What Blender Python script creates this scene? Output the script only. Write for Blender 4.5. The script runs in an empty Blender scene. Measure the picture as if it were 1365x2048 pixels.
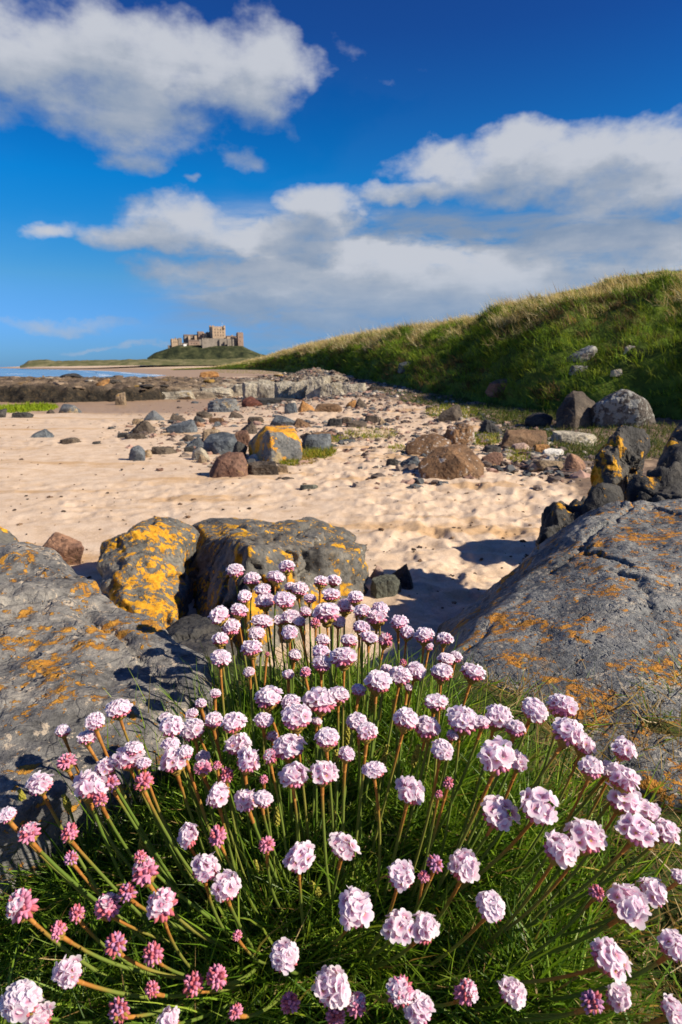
import bpy, bmesh, math, random
import numpy as np
from mathutils import Vector, Matrix, Quaternion

# ------------------------------------------------------------------ camera, sky, sun, exposure
scene = bpy.context.scene
COL = scene.collection
FPX = 22.0 / 36.0 * 2048.0          # focal length in photo pixels
CZ = 1.3                            # camera height above the beach
PITCH = math.atan((1024 - 733) / FPX)
SUN_AZ, SUN_EL = math.radians(108), math.radians(35)     # clockwise from the view direction (+Y)
SUN_DIR = Vector((math.sin(SUN_AZ) * math.cos(SUN_EL), math.cos(SUN_AZ) * math.cos(SUN_EL), math.sin(SUN_EL)))

cam_data = bpy.data.cameras.new('camera')
cam_data.sensor_fit = 'VERTICAL'
cam_data.sensor_height = 36.0
cam_data.lens = 22.0
cam_data.clip_start = 0.02
cam_data.clip_end = 20000
cam_data.dof.use_dof = True
cam_data.dof.focus_distance = 0.62
cam_data.dof.aperture_fstop = 18.0
cam = bpy.data.objects.new('camera', cam_data)
COL.objects.link(cam)
cam.location = (0, 0, CZ)
cam.rotation_euler = (math.pi / 2 - PITCH, 0, 0)
scene.camera = cam

scene.view_settings.view_transform = 'Standard'
scene.view_settings.look = 'None'
scene.view_settings.gamma = 1.0
scene.view_settings.use_curve_mapping = False
scene.view_settings.exposure = 0.57
scene.cycles.use_denoising = True
scene.cycles.max_bounces = 5
scene.cycles.diffuse_bounces = 2
scene.cycles.glossy_bounces = 2
scene.cycles.transmission_bounces = 3
scene.cycles.transparent_max_bounces = 4
scene.cycles.caustics_reflective = False
scene.cycles.caustics_refractive = False

sun_data = bpy.data.lights.new('sun', 'SUN')
sun_data.energy = 5.0
sun_data.angle = math.radians(0.53)
sun_data.color = (1.0, 0.89, 0.72)
sun = bpy.data.objects.new('sun', sun_data)
COL.objects.link(sun)
sun.rotation_euler = (-SUN_DIR).to_track_quat('-Z', 'Y').to_euler()

FWD = np.array([0, math.cos(PITCH), -math.sin(PITCH)])
UPV = np.array([0, math.sin(PITCH), math.cos(PITCH)])


def ray(px, py):
    a = (px - 682.5) / FPX
    b = (1024 - py) / FPX
    return np.array([a, 0, 0]) + UPV * b + FWD


def P(px, py, Y):
    d = ray(px, py)
    return Vector(np.array([0, 0, CZ]) + d * (Y / d[1]))


def PD(px, py, depth):
    return Vector(np.array([0, 0, CZ]) + ray(px, py) * depth)


def azel(px, py):
    d = ray(px, py)
    d = d / np.linalg.norm(d)
    return math.atan2(d[0], d[1]), math.asin(d[2])


# node helpers
def nd(nt, typ, **kw):
    n = nt.nodes.new(typ)
    for k, v in kw.items():
        if k.startswith('i_'):
            key = k[2:]
            key = int(key) if key.isdigit() else key.replace('_', ' ')
            s = n.inputs[key]
            if hasattr(v, 'is_output') or isinstance(v, bpy.types.NodeSocket):
                nt.links.new(v, s)
            else:
                s.default_value = v
        else:
            setattr(n, k, v)
    return n


def M(nt, op, a, b=0.0, c=0.0, clamp=False):
    n = nt.nodes.new('ShaderNodeMath')
    n.operation = op
    n.use_clamp = clamp
    for i, v in enumerate((a, b, c)):
        if isinstance(v, bpy.types.NodeSocket):
            nt.links.new(v, n.inputs[i])
        else:
            n.inputs[i].default_value = v
    return n.outputs[0]


def VM(nt, op, a, b=None, c=None):
    n = nt.nodes.new('ShaderNodeVectorMath')
    n.operation = op
    for i, v in enumerate((a, b, c)):
        if v is None:
            continue
        if isinstance(v, bpy.types.NodeSocket):
            nt.links.new(v, n.inputs[i])
        else:
            n.inputs[i].default_value = v
    return n.outputs['Value'] if op in ('DOT_PRODUCT', 'LENGTH') else n.outputs['Vector']


def RAMP(nt, fac, stops, interp='LINEAR'):
    n = nt.nodes.new('ShaderNodeValToRGB')
    n.color_ramp.interpolation = interp
    el = n.color_ramp.elements
    while len(el) > 1:
        el.remove(el[-1])
    el[0].position = stops[0][0]
    el[0].color = (*stops[0][1], 1)
    for p_, c_ in stops[1:]:
        e = el.new(p_)
        e.color = (*c_, 1)
    nt.links.new(fac, n.inputs[0])
    return n.outputs[0]


def SSTEP(nt, v, lo, hi):
    n = nt.nodes.new('ShaderNodeMapRange')
    n.interpolation_type = 'SMOOTHSTEP'
    nt.links.new(v, n.inputs[0])
    n.inputs[1].default_value = lo
    n.inputs[2].default_value = hi
    return n.outputs[0]


def MIX(nt, fac, a, b, blend='MIX'):
    n = nt.nodes.new('ShaderNodeMix')
    n.data_type = 'RGBA'
    n.blend_type = blend
    for s, v in ((n.inputs[0], fac), (n.inputs[6], a), (n.inputs[7], b)):
        if isinstance(v, bpy.types.NodeSocket):
            nt.links.new(v, s)
        else:
            s.default_value = (*v, 1) if isinstance(v, (tuple, list)) and len(v) == 3 else v
    return n.outputs[2]


def NOISE(nt, vec, scale, detail=5, rough=0.55, dist=0.0, dims='3D'):
    n = nt.nodes.new('ShaderNodeTexNoise')
    n.noise_dimensions = dims
    if vec is not None:
        nt.links.new(vec, n.inputs['Vector'])
    n.inputs['Scale'].default_value = scale
    n.inputs['Detail'].default_value = detail
    n.inputs['Roughness'].default_value = rough
    n.inputs['Distortion'].default_value = dist
    return n


# world: Nishita sky with a broken cumulus deck
world = bpy.data.worlds.new('World')
scene.world = world
world.use_nodes = True
wt = world.node_tree
wt.nodes.clear()
sky = wt.nodes.new('ShaderNodeTexSky')
sky.sky_type = 'NISHITA'
sky.sun_disc = False
sky.sun_elevation = SUN_EL
sky.sun_rotation = SUN_AZ
sky.altitude = 0
sky.air_density = 1.0
sky.dust_density = 0.3
sky.ozone_density = 4.0
SKY_STR = 0.075
tc = wt.nodes.new('ShaderNodeTexCoord')
sep = wt.nodes.new('ShaderNodeSeparateXYZ')
wt.links.new(tc.outputs['Generated'], sep.inputs[0])
az = M(wt, 'ARCTAN2', sep.outputs[0], sep.outputs[1])
el = M(wt, 'ARCSINE', sep.outputs[2])
comb = nd(wt, 'ShaderNodeCombineXYZ', i_0=az, i_1=el, i_2=0.0)
AE = comb.outputs[0]

BLOBS = [  # px, py, rx, ry, extra faintness, base height offset
    (300, 115, 330, 120, 0), (40, 110, 230, 125, 0), (250, 215, 240, 95, 0.1), (520, 140, 125, 118, 0),
    (270, 300, 110, 48, 0.4), (-250, 170, 330, 150, 0.05),
    (685, 108, 95, 62, .93), (755, 172, 70, 38, .92), (845, 140, 80, 45, .97), (580, 260, 55, 38, .9),
    (490, 310, 75, 45, .62), (395, 345, 34, 20, .66),
    (1110, 325, 330, 92, 0), (1050, 285, 90, 60, 0), (1280, 290, 130, 75, -.05), (1300, 385, 270, 90, 0),
    (830, 378, 150, 36, 0.15), (890, 320, 130, 48, 0.1), (1650, 340, 380, 120, 0),
    (105, 455, 105, 36, .4), (365, 435, 150, 72, .12), (320, 475, 165, 46, .05), (640, 425, 98, 66, -.1),
    (520, 480, 260, 60, .02),
    (540, 560, 290, 52, .0), (760, 515, 170, 58, 0), (900, 575, 600, 95, -.1), (1180, 500, 260, 50, .2),
    (760, 620, 420, 50, .1), (1330, 520, 220, 66, .05), (1700, 560, 500, 90, 0.05),
    (130, 640, 240, 26, .58), (270, 690, 260, 12, .62), (-300, 560, 320, 60, .2), (560, 690, 260, 14, .6),
]


def cloud_field(vec, big=False):
    acc = None
    for (bx, by, rx, ry, off) in BLOBS:
        if big and (off > 0.5 or rx * ry < 4500):
            continue
        a0, e0 = azel(bx, by)
        a1, _ = azel(bx + rx, by)
        a2, _ = azel(bx - rx, by)
        _, e1 = azel(bx, by - ry)
        _, e2 = azel(bx, by + ry)
        ra = abs(a1 - a2) / 2
        re = abs(e1 - e2) / 2
        v = VM(wt, 'MULTIPLY_ADD', vec, (1 / ra, 1 / re, 0), (-a0 / ra, -e0 / re, 0))
        d = VM(wt, 'DOT_PRODUCT', v, v)
        if off:
            d = M(wt, 'ADD', d, off)
        acc = d if acc is None else (M(wt, 'MINIMUM', acc, d) if big else M(wt, 'SMOOTH_MIN', acc, d, 0.35))
    return acc


# stretch noise with altitude so that low clouds look flatter
nvec = VM(wt, 'MULTIPLY', AE, (1.0, 1.55, 0))
warp = NOISE(wt, nvec, 7.0, 5, 0.60)
wv = VM(wt, 'SUBTRACT', warp.outputs['Color'], (0.5, 0.5, 0.5))
AEw = VM(wt, 'MULTIPLY_ADD', wv, (0.16, 0.09, 0), AE)
fine = NOISE(wt, nvec, 16.0, 6, 0.58)
fld = cloud_field(AEw)
nz = M(wt, 'SUBTRACT', fine.outputs['Fac'], 0.5)
dens = M(wt, 'SUBTRACT', M(wt, 'MULTIPLY_ADD', nz, 1.35, 1.05), fld)
# clouds over the rest of the sky, outside the view
far = NOISE(wt, nvec, 2.6, 3, 0.55)
aaz = M(wt, 'ABSOLUTE', az)
outside = SSTEP(wt, aaz, 0.75, 1.05)
strv = VM(wt, 'MULTIPLY', AE, (1.0, 4.2, 0))
stk = NOISE(wt, strv, 6.5, 5, 0.6, 0.3)
band = M(wt, 'MULTIPLY', M(wt, 'MULTIPLY', SSTEP(wt, el, 0.005, 0.075), M(wt, 'SUBTRACT', 1.0, SSTEP(wt, el, 0.17, 0.25))), SSTEP(wt, az, -0.36, -0.10))
bank = M(wt, 'MULTIPLY', M(wt, 'MULTIPLY', M(wt, 'SUBTRACT', stk.outputs['Fac'], 0.28), 4.0), band)
fdens = M(wt, 'MULTIPLY', M(wt, 'MULTIPLY', M(wt, 'SUBTRACT', far.outputs['Fac'], 0.54), 5.0), outside)
dens = M(wt, 'MAXIMUM', M(wt, 'MAXIMUM', dens, fdens), bank)
mask = SSTEP(wt, dens, -0.08, 0.95)
# light: clouds brighter towards their sunlit tops (sample the field higher up and to the right)
AEs = VM(wt, 'ADD', AEw, (0.03, 0.05, 0))
fld2 = cloud_field(AEs, True)
lit = SSTEP(wt, M(wt, 'ADD', M(wt, 'MULTIPLY', M(wt, 'SUBTRACT', stk.outputs['Fac'], 0.5), 1.5), M(wt, 'MULTIPLY_ADD', nz, 1.0, M(wt, 'SUBTRACT', fld2, fld))), -0.9, 1.1)
cl_col = RAMP(wt, lit, [(0.0, (0.25, 0.34, 0.49)), (0.35, (0.36, 0.43, 0.55)), (0.65, (0.46, 0.51, 0.60)), (1.0, (0.64, 0.67, 0.74))])
# low clouds take on the colour of the air in front of them
lowair = M(wt, 'SUBTRACT', 1.0, SSTEP(wt, el, 0.0, 0.16))
cl_col = MIX(wt, M(wt, 'MULTIPLY', lowair, 0.65), cl_col, (0.25, 0.42, 0.66))
cl_s = MIX(wt, 1.0, cl_col, (1 / SKY_STR * 0.60,) * 3, 'MULTIPLY')
# polarised, saturated blue
hsv = nd(wt, 'ShaderNodeHueSaturation', i_Saturation=1.42, i_Value=1.0, i_Hue=0.5)
wt.links.new(sky.outputs[0], hsv.inputs['Color'])
tint = RAMP(wt, SSTEP(wt, el, -0.02, 0.62), [(0.0, (0.21, 0.51, 1.28)), (0.13, (0.50, 0.77, 0.96)), (0.39, (0.02, 0.92, 1.16)), (0.78, (0.0, 0.49, 0.81)), (1.0, (0.0, 0.38, 0.70))])
skyc = MIX(wt, 1.0, hsv.outputs[0], tint, 'MULTIPLY')
final = MIX(wt, M(wt, 'MULTIPLY', mask, 0.97), skyc, cl_s)
bg = wt.nodes.new('ShaderNodeBackground')
bg.inputs['Strength'].default_value = SKY_STR
wt.links.new(final, bg.inputs['Color'])
wo = wt.nodes.new('ShaderNodeOutputWorld')
wt.links.new(bg.outputs[0], wo.inputs[0])
world.cycles.sampling_method = 'MANUAL'
world.cycles.sample_map_resolution = 256

# ------------------------------------------------------------------ numpy tools
rng = np.random.default_rng(7)
random.seed(7)


_PR = np.random.default_rng(4242)
_PERM = np.concatenate([_PR.permutation(1024)] * 3).astype(np.int32)
_G = np.array([(1, 1, 0), (-1, 1, 0), (1, -1, 0), (-1, -1, 0), (1, 0, 1), (-1, 0, 1), (1, 0, -1), (-1, 0, -1),
               (0, 1, 1), (0, -1, 1), (0, 1, -1), (0, -1, -1), (1, 1, 0), (-1, 1, 0), (0, -1, 1), (0, -1, -1)], dtype=np.float32)
_GX, _GY, _GZ = (np.ascontiguousarray(np.tile(_G[:, k], 64)) for k in range(3))


def perlin(x, y, z, seed=0):
    x, y, z = np.broadcast_arrays(np.asarray(x, np.float64), np.asarray(y, np.float64), np.asarray(z, np.float64))
    shp = x.shape
    x, y, z = x.ravel(), y.ravel(), z.ravel()
    ix, iy, iz = np.floor(x), np.floor(y), np.floor(z)
    fx, fy, fz = (x - ix).astype(np.float32), (y - iy).astype(np.float32), (z - iz).astype(np.float32)
    ix, iy, iz = ((ix.astype(np.int64) + seed * 37) & 1023).astype(np.int32), (iy.astype(np.int64) & 1023).astype(np.int32), (iz.astype(np.int64) & 1023).astype(np.int32)
    u, v, w = (t * t * t * (t * (t * 6 - 15) + 10) for t in (fx, fy, fz))
    out = np.zeros(len(x), np.float32)
    for dx in (0, 1):
        wx = u if dx else 1 - u
        px = _PERM[ix + dx]
        for dy in (0, 1):
            wxy = wx * (v if dy else 1 - v)
            pxy = _PERM[px + iy + dy]
            for dz in (0, 1):
                h = _PERM[pxy + iz + dz]
                out += wxy * (w if dz else 1 - w) * (_GX[h] * (fx - dx) + _GY[h] * (fy - dy) + _GZ[h] * (fz - dz))
    return out.reshape(shp).astype(np.float64)


def fbm(x, y, z, oct=5, gain=0.5, seed=0, ridged=False):
    a, s, t = 1.0, 0, 1.0
    for i in range(oct):
        n = perlin(x * t, y * t, z * t, seed + i)
        if ridged:
            n = 0.5 - np.abs(n) * 1.4
        s = s + a * n
        a *= gain
        t *= 2.03
    return s


def cell(x, y, seed=0):
    """distance to the nearest jittered cell point, and a random number of that cell"""
    ix, iy = np.floor(x), np.floor(y)
    best = np.full(np.shape(x), 9.0)
    rnd = np.zeros(np.shape(x))
    jit = np.random.default_rng(seed).random((3, 1024))
    for dx in (-1, 0, 1):
        for dy in (-1, 0, 1):
            h = _PERM[_PERM[((ix + dx + seed * 31).astype(np.int64) & 1023)] + ((iy + dy).astype(np.int64) & 1023)]
            d = np.hypot(ix + dx + jit[0][h] - x, iy + dy + jit[1][h] - y)
            m = d < best
            best = np.where(m, d, best)
            rnd = np.where(m, jit[2][h], rnd)
    return best, rnd


def sstep(v, lo, hi):
    t = np.clip((v - lo) / (hi - lo), 0, 1)
    return t * t * (3 - 2 * t)


def mesh_np(name, V, F, smooth=True, cols=None, attrs=None, mats=(), fmat=None):
    me = bpy.data.meshes.new(name)
    V = np.asarray(V, dtype=np.float32)
    F = np.asarray(F, dtype=np.int32)
    me.vertices.add(len(V))
    me.vertices.foreach_set('co', V.ravel())
    n = F.shape[1]
    me.loops.add(F.size)
    me.loops.foreach_set('vertex_index', F.ravel())
    me.polygons.add(len(F))
    me.polygons.foreach_set('loop_start', np.arange(0, F.size, n, dtype=np.int32))
    me.polygons.foreach_set('loop_total', np.full(len(F), n, dtype=np.int32))
    me.polygons.foreach_set('use_smooth', np.full(len(F), smooth, dtype=bool))
    for m in mats:
        me.materials.append(m)
    if fmat is not None:
        me.polygons.foreach_set('material_index', np.asarray(fmat, dtype=np.int32))
    if cols is not None:
        a = me.attributes.new('Col', 'FLOAT_COLOR', 'POINT')
        c = np.ones((len(V), 4), dtype=np.float32)
        c[:, :3] = cols
        a.data.foreach_set('color', c.ravel())
    for k, v in (attrs or {}).items():
        a = me.attributes.new(k, 'FLOAT', 'POINT')
        a.data.foreach_set('value', np.asarray(v, dtype=np.float32))
    me.update()
    me.validate()
    return me


def link(name, me, parent=None, label=None, cat=None, group=None, kind=None, loc=None):
    o = bpy.data.objects.new(name, me)
    COL.objects.link(o)
    if parent is not None:
        o.parent = parent
    if loc is not None:
        o.location = loc
    if label:
        o['label'] = label
    if cat:
        o['category'] = cat
    if group:
        o['group'] = group
    if kind:
        o['kind'] = kind
    return o


def grid_faces(nu, nv, wrap=False):
    i = np.arange(nu - 1)[:, None]
    j = np.arange(nv - 1 if not wrap else nv)[None, :]
    j2 = (j + 1) % nv
    a = i * nv + j
    b = i * nv + j2
    c = (i + 1) * nv + j2
    d = (i + 1) * nv + j
    return np.stack([a, b, c, d], -1).reshape(-1, 4)


class MB:
    """collects small pieces of one mesh"""

    def __init__(self):
        self.v, self.f, self.m, self.n = [], [], [], 0

    def add(self, V, F, m=0):
        V = np.asarray(V, float)
        self.v.append(V)
        for f in F:
            self.f.append([int(i) + self.n for i in f])
            self.m.append(m)
        self.n += len(V)

    def box(self, c, s, yaw=0.0, taper=1.0, m=0):
        x, y, z = np.array(s) / 2
        V = np.array([(-x, -y, -z), (x, -y, -z), (x, y, -z), (-x, y, -z), (-x * taper, -y * taper, z), (x * taper, -y * taper, z), (x * taper, y * taper, z), (-x * taper, y * taper, z)])
        cs, sn = math.cos(yaw), math.sin(yaw)
        V = np.stack([V[:, 0] * cs - V[:, 1] * sn, V[:, 0] * sn + V[:, 1] * cs, V[:, 2]], 1) + np.array(c)
        self.add(V, [(0, 3, 2, 1), (4, 5, 6, 7), (0, 1, 5, 4), (1, 2, 6, 5), (2, 3, 7, 6), (3, 0, 4, 7)], m)

    def tube(self, path, rad, sides=6, m=0, cap=True):
        path = np.asarray(path, float)
        rad = np.broadcast_to(np.asarray(rad, float), (len(path),))
        tang = np.gradient(path, axis=0)
        tang /= np.linalg.norm(tang, axis=1, keepdims=True) + 1e-12
        ref = np.array([0.3, 0.9, 0.2])
        if abs(np.dot(tang[0], ref)) > 0.95:
            ref = np.array([1.0, 0, 0])
        a = np.cross(tang, ref)
        a /= np.linalg.norm(a, axis=1, keepdims=True) + 1e-12
        b = np.cross(tang, a)
        th = np.linspace(0, 2 * np.pi, sides, endpoint=False)
        V = path[:, None, :] + rad[:, None, None] * (a[:, None, :] * np.cos(th)[None, :, None] + b[:, None, :] * np.sin(th)[None, :, None])
        F = [tuple(q) for q in grid_faces(len(path), sides, True)]
        if cap:
            F.append(tuple(range(sides)))
            k = (len(path) - 1) * sides
            F.append(tuple(range(k + sides - 1, k - 1, -1)))
        self.add(V.reshape(-1, 3), F, m)

    def mesh(self, name, mats=(), smooth=True):
        me = bpy.data.meshes.new(name)
        me.from_pydata(np.concatenate(self.v).tolist(), [], self.f)
        for mm in mats:
            me.materials.append(mm)
        me.polygons.foreach_set('material_index', np.array(self.m, dtype=np.int32))
        me.polygons.foreach_set('use_smooth', np.full(len(self.f), smooth, dtype=bool))
        me.update()
        return me


# ------------------------------------------------------------------ materials
def newmat(name, rough=0.85, spec=0.25):
    m = bpy.data.materials.new(name)
    m.use_nodes = True
    nt = m.node_tree
    b = nt.nodes['Principled BSDF']
    b.inputs['Roughness'].default_value = rough
    b.inputs['Specular IOR Level'].default_value = spec
    return m, nt, b


def objcoord(nt, rnd=True):
    t = nt.nodes.new('ShaderNodeTexCoord')
    v = t.outputs['Object']
    if rnd:
        oi = nt.nodes.new('ShaderNodeObjectInfo')
        off = VM(nt, 'SCALE', (7.3, 3.1, 5.7))
        n = off.node
        nt.links.new(M(nt, 'MULTIPLY', oi.outputs['Random'], 40.0), n.inputs['Scale'])
        v = VM(nt, 'ADD', v, off)
    return v


def bump(nt, b, h, strength=0.5, dist=0.01):
    n = nd(nt, 'ShaderNodeBump', i_Strength=strength, i_Distance=dist, i_Height=h)
    nt.links.new(n.outputs[0], b.inputs['Normal'])


def rock_mat(name, c1, c2, c3, scale=3.0, lich=(0.55, 0.22, 0.01), lich2=(0.62, 0.34, 0.02), lth=0.6, lmask=0.45, lscale=None,
             white=0.66, wcol=(0.5, 0.47, 0.4), bdist=0.02, streak=False, tan=None, tanth=0.6, spec=0.3, rough=0.78):
    m, nt, b = newmat(name, rough, spec)
    v = objcoord(nt)
    if streak:
        mp = nd(nt, 'ShaderNodeMapping', i_Rotation=(0.35, 0.5, 0.75), i_Scale=(0.9, 2.8, 2.8))
        nt.links.new(v, mp.inputs[0])
        base = NOISE(nt, mp.outputs[0], scale, 8, 0.62).outputs['Fac']
    else:
        base = NOISE(nt, v, scale, 8, 0.62, 0.4).outputs['Fac']
    col = RAMP(nt, base, [(0.28, c1), (0.5, c2), (0.72, c3)])
    sp = NOISE(nt, v, scale * 14, 4, 0.7).outputs['Fac']
    spv = RAMP(nt, sp, [(0.3, (0.42, 0.42, 0.43)), (0.5, (1, 1, 1)), (0.72, (1.5, 1.46, 1.4))])
    col = MIX(nt, 1.0, col, spv, 'MULTIPLY')
    hts = M(nt, 'ADD', M(nt, 'MULTIPLY', base, 1.0), M(nt, 'MULTIPLY', sp, 0.16))
    vo = nt.nodes.new('ShaderNodeTexVoronoi')
    vo.feature = 'DISTANCE_TO_EDGE'
    vo.inputs['Scale'].default_value = scale * 1.6
    nt.links.new(VM(nt, 'ADD', v, VM(nt, 'MULTIPLY', NOISE(nt, v, scale * 2, 3).outputs['Color'], (0.35 / scale * 3,) * 3)), vo.inputs['Vector'])
    crack = SSTEP(nt, vo.outputs['Distance'], 0.0, 0.02)
    md = NOISE(nt, v, scale * 4.5, 6, 0.7).outputs['Fac']
    hts = M(nt, 'ADD', M(nt, 'MULTIPLY_ADD', md, 0.5, hts), M(nt, 'MULTIPLY', crack, 0.05))
    stain = NOISE(nt, v, scale * 0.9, 6, 0.72, 0.8).outputs['Fac']
    col = MIX(nt, 1.0, col, RAMP(nt, stain, [(0.34, (0.5, 0.5, 0.52)), (0.5, (1, 1, 1)), (0.68, (1.3, 1.27, 1.2))]), 'MULTIPLY')
    pits = NOISE(nt, v, scale * 9, 3, 0.5).outputs['Fac']
    pit = SSTEP(nt, pits, 0.30, 0.40)
    hts = M(nt, 'MULTIPLY_ADD', pit, 0.22, hts)
    ls = lscale or scale * 2.2
    if tan:
        tn = NOISE(nt, v, ls * 0.55, 7, 0.66).outputs['Fac']
        tm = SSTEP(nt, tn, tanth, tanth + 0.07)
        col = MIX(nt, M(nt, 'MULTIPLY', tm, 0.75), col, tan)
    wn = NOISE(nt, v, ls * 2.6, 6, 0.7).outputs['Fac']
    wn2 = NOISE(nt, v, ls * 0.4, 2, 0.5).outputs['Fac']
    wm = SSTEP(nt, M(nt, 'MULTIPLY_ADD', wn2, 0.35, M(nt, 'SUBTRACT', wn, 0.175)), white, white + 0.05)
    col = MIX(nt, M(nt, 'MULTIPLY', wm, 0.8), col, wcol)
    ln = NOISE(nt, v, ls, 8, 0.68, 0.3).outputs['Fac']
    lb = NOISE(nt, v, ls * 0.28, 3, 0.5).outputs['Fac']
    ln2 = NOISE(nt, v, ls * 2.4, 5, 0.62).outputs['Fac']
    lsum = M(nt, 'MULTIPLY_ADD', M(nt, 'SUBTRACT', lb, lmask), 0.5, M(nt, 'MAXIMUM', ln, M(nt, 'SUBTRACT', ln2, 0.045)))
    lm = SSTEP(nt, lsum, lth, lth + 0.045)
    lcol = MIX(nt, SSTEP(nt, sp, 0.35, 0.65), lich, lich2)
    col = MIX(nt, M(nt, 'MULTIPLY', lm, 0.93), col, lcol)
    hts = M(nt, 'ADD', hts, M(nt, 'MULTIPLY', lm, M(nt, 'MULTIPLY', sp, 0.14)))
    nt.links.new(col, b.inputs['Base Color'])
    bump(nt, b, hts, 0.85, bdist)
    return m


MAT = {}
MAT['rock_left'] = rock_mat('slab_rock', (0.072, 0.072, 0.072), (0.155, 0.15, 0.143), (0.28, 0.255, 0.222), 5, lich=(0.36, 0.15, 0.012), lich2=(0.5, 0.24, 0.02), lth=0.588, lmask=0.47,
                            lscale=34, white=0.585, wcol=(0.44, 0.36, 0.27), streak=True, bdist=0.020, tan=(0.36, 0.28, 0.2), tanth=0.63)
MAT['rock_right'] = rock_mat('boulder_rock_speckled', (0.072, 0.076, 0.08), (0.162, 0.166, 0.166), (0.28, 0.266, 0.24), 6, lich=(0.38, 0.14, 0.01), lich2=(0.52, 0.23, 0.02), lth=0.586, lmask=0.46,
                             lscale=42, white=0.58, wcol=(0.42, 0.36, 0.28), bdist=0.024, tan=(0.27, 0.19, 0.12), tanth=0.6)
MAT['rock_mid'] = rock_mat('split_rock', (0.05, 0.048, 0.045), (0.12, 0.115, 0.105), (0.22, 0.2, 0.17), 2.6, lich=(0.50, 0.23, 0.008), lich2=(0.68, 0.36, 0.012), lth=0.575, lmask=0.47,
                           lscale=13, white=0.66, bdist=0.03, streak=False, tan=(0.24, 0.18, 0.11), tanth=0.6)
MAT['rock_yellow'] = rock_mat('yellow_lichen_rock', (0.05, 0.05, 0.048), (0.13, 0.125, 0.11), (0.23, 0.21, 0.18), 2.6, lich=(0.50, 0.215, 0.008), lich2=(0.70, 0.36, 0.012), lth=0.54, lmask=0.47,
                              lscale=12, white=0.66, bdist=0.03)
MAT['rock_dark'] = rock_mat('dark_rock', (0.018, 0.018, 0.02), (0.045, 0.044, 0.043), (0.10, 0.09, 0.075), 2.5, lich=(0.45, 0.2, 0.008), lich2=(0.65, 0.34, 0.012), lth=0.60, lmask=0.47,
                            lscale=7, white=0.8, bdist=0.04)
MAT['black'] = rock_mat('black_rock', (0.018, 0.018, 0.02), (0.045, 0.044, 0.043), (0.09, 0.08, 0.07), 2.5, lth=0.9, white=0.8, bdist=0.04)
MAT['slate'] = rock_mat('slate_rock', (0.05, 0.058, 0.07), (0.10, 0.115, 0.13), (0.18, 0.19, 0.195), 2.0, lth=0.82, white=0.75, bdist=0.03, streak=True)
MAT['slate_orange'] = rock_mat('slate_orange', (0.06, 0.068, 0.08), (0.12, 0.13, 0.14), (0.22, 0.215, 0.2), 2.0, lich=(0.55, 0.22, 0.01), lich2=(0.7, 0.36, 0.02), lth=0.62, lmask=0.46, lscale=2.8, white=0.75, bdist=0.03,
                               tan=(0.42, 0.31, 0.16), tanth=0.55)
MAT['golden'] = rock_mat('golden_rock', (0.07, 0.075, 0.08), (0.14, 0.14, 0.135), (0.24, 0.225, 0.19), 2.0, lich=(0.58, 0.22, 0.01), lich2=(0.74, 0.38, 0.02), lth=0.515, lmask=0.46, lscale=3.6, white=0.75, bdist=0.03,
                         tan=(0.40, 0.29, 0.14), tanth=0.53)
MAT['brown'] = rock_mat('brown_rock', (0.065, 0.04, 0.024), (0.15, 0.087, 0.047), (0.25, 0.16, 0.09), 2.2, lth=0.80, white=0.78, bdist=0.03)
MAT['dkbrown'] = rock_mat('dark_brown_rock', (0.04, 0.03, 0.024), (0.085, 0.066, 0.05), (0.15, 0.12, 0.09), 2.2, lth=0.78, white=0.78, bdist=0.03)
MAT['redbrown'] = rock_mat('red_brown_rock', (0.09, 0.045, 0.035), (0.18, 0.10, 0.068), (0.30, 0.17, 0.10), 1.8, lich=(0.34, 0.2, 0.09), lich2=(0.4, 0.26, 0.12), lth=0.66, white=0.74, bdist=0.03)
MAT['tan'] = rock_mat('tan_rock', (0.13, 0.095, 0.06), (0.26, 0.19, 0.12), (0.40, 0.31, 0.21), 2.4, lich=(0.45, 0.22, 0.03), lich2=(0.5, 0.3, 0.05), lth=0.7, white=0.7, bdist=0.03)
MAT['orange'] = rock_mat('orange_rock', (0.20, 0.09, 0.03), (0.36, 0.18, 0.06), (0.48, 0.28, 0.12), 2.4, lth=0.7, white=0.76, bdist=0.02)
MAT['pale'] = rock_mat('pale_rock', (0.16, 0.14, 0.105), (0.36, 0.32, 0.25), (0.54, 0.49, 0.39), 2.2, lich=(0.30, 0.22, 0.1), lich2=(0.34, 0.26, 0.13), lth=0.68, white=0.6, wcol=(0.62, 0.58, 0.5), bdist=0.05)
MAT['white'] = rock_mat('white_rock', (0.38, 0.35, 0.31), (0.58, 0.55, 0.5), (0.72, 0.69, 0.64), 3, lth=0.85, white=0.6, wcol=(0.75, 0.72, 0.68), bdist=0.02)
MAT['pink'] = rock_mat('pink_rock', (0.2, 0.13, 0.11), (0.34, 0.24, 0.2), (0.46, 0.36, 0.3), 3, lth=0.75, white=0.7, bdist=0.02)
MAT['mottled'] = rock_mat('mottled_rock', (0.045, 0.036, 0.032), (0.1, 0.085, 0.075), (0.16, 0.14, 0.125), 2.0, lth=0.80, lmask=0.48, lscale=3, white=0.49, wcol=(0.34, 0.34, 0.31), bdist=0.03)
MAT['browntop'] = rock_mat('brown_pale_topped_rock', (0.07, 0.04, 0.022), (0.165, 0.092, 0.046), (0.28, 0.17, 0.09), 2.2, lth=0.80, white=0.575, wcol=(0.46, 0.42, 0.38), bdist=0.03)
MAT['greenrock'] = rock_mat('dark_green_rock', (0.05, 0.052, 0.042), (0.095, 0.1, 0.08), (0.14, 0.145, 0.118), 4, lth=0.9, white=0.85, bdist=0.01)
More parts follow.
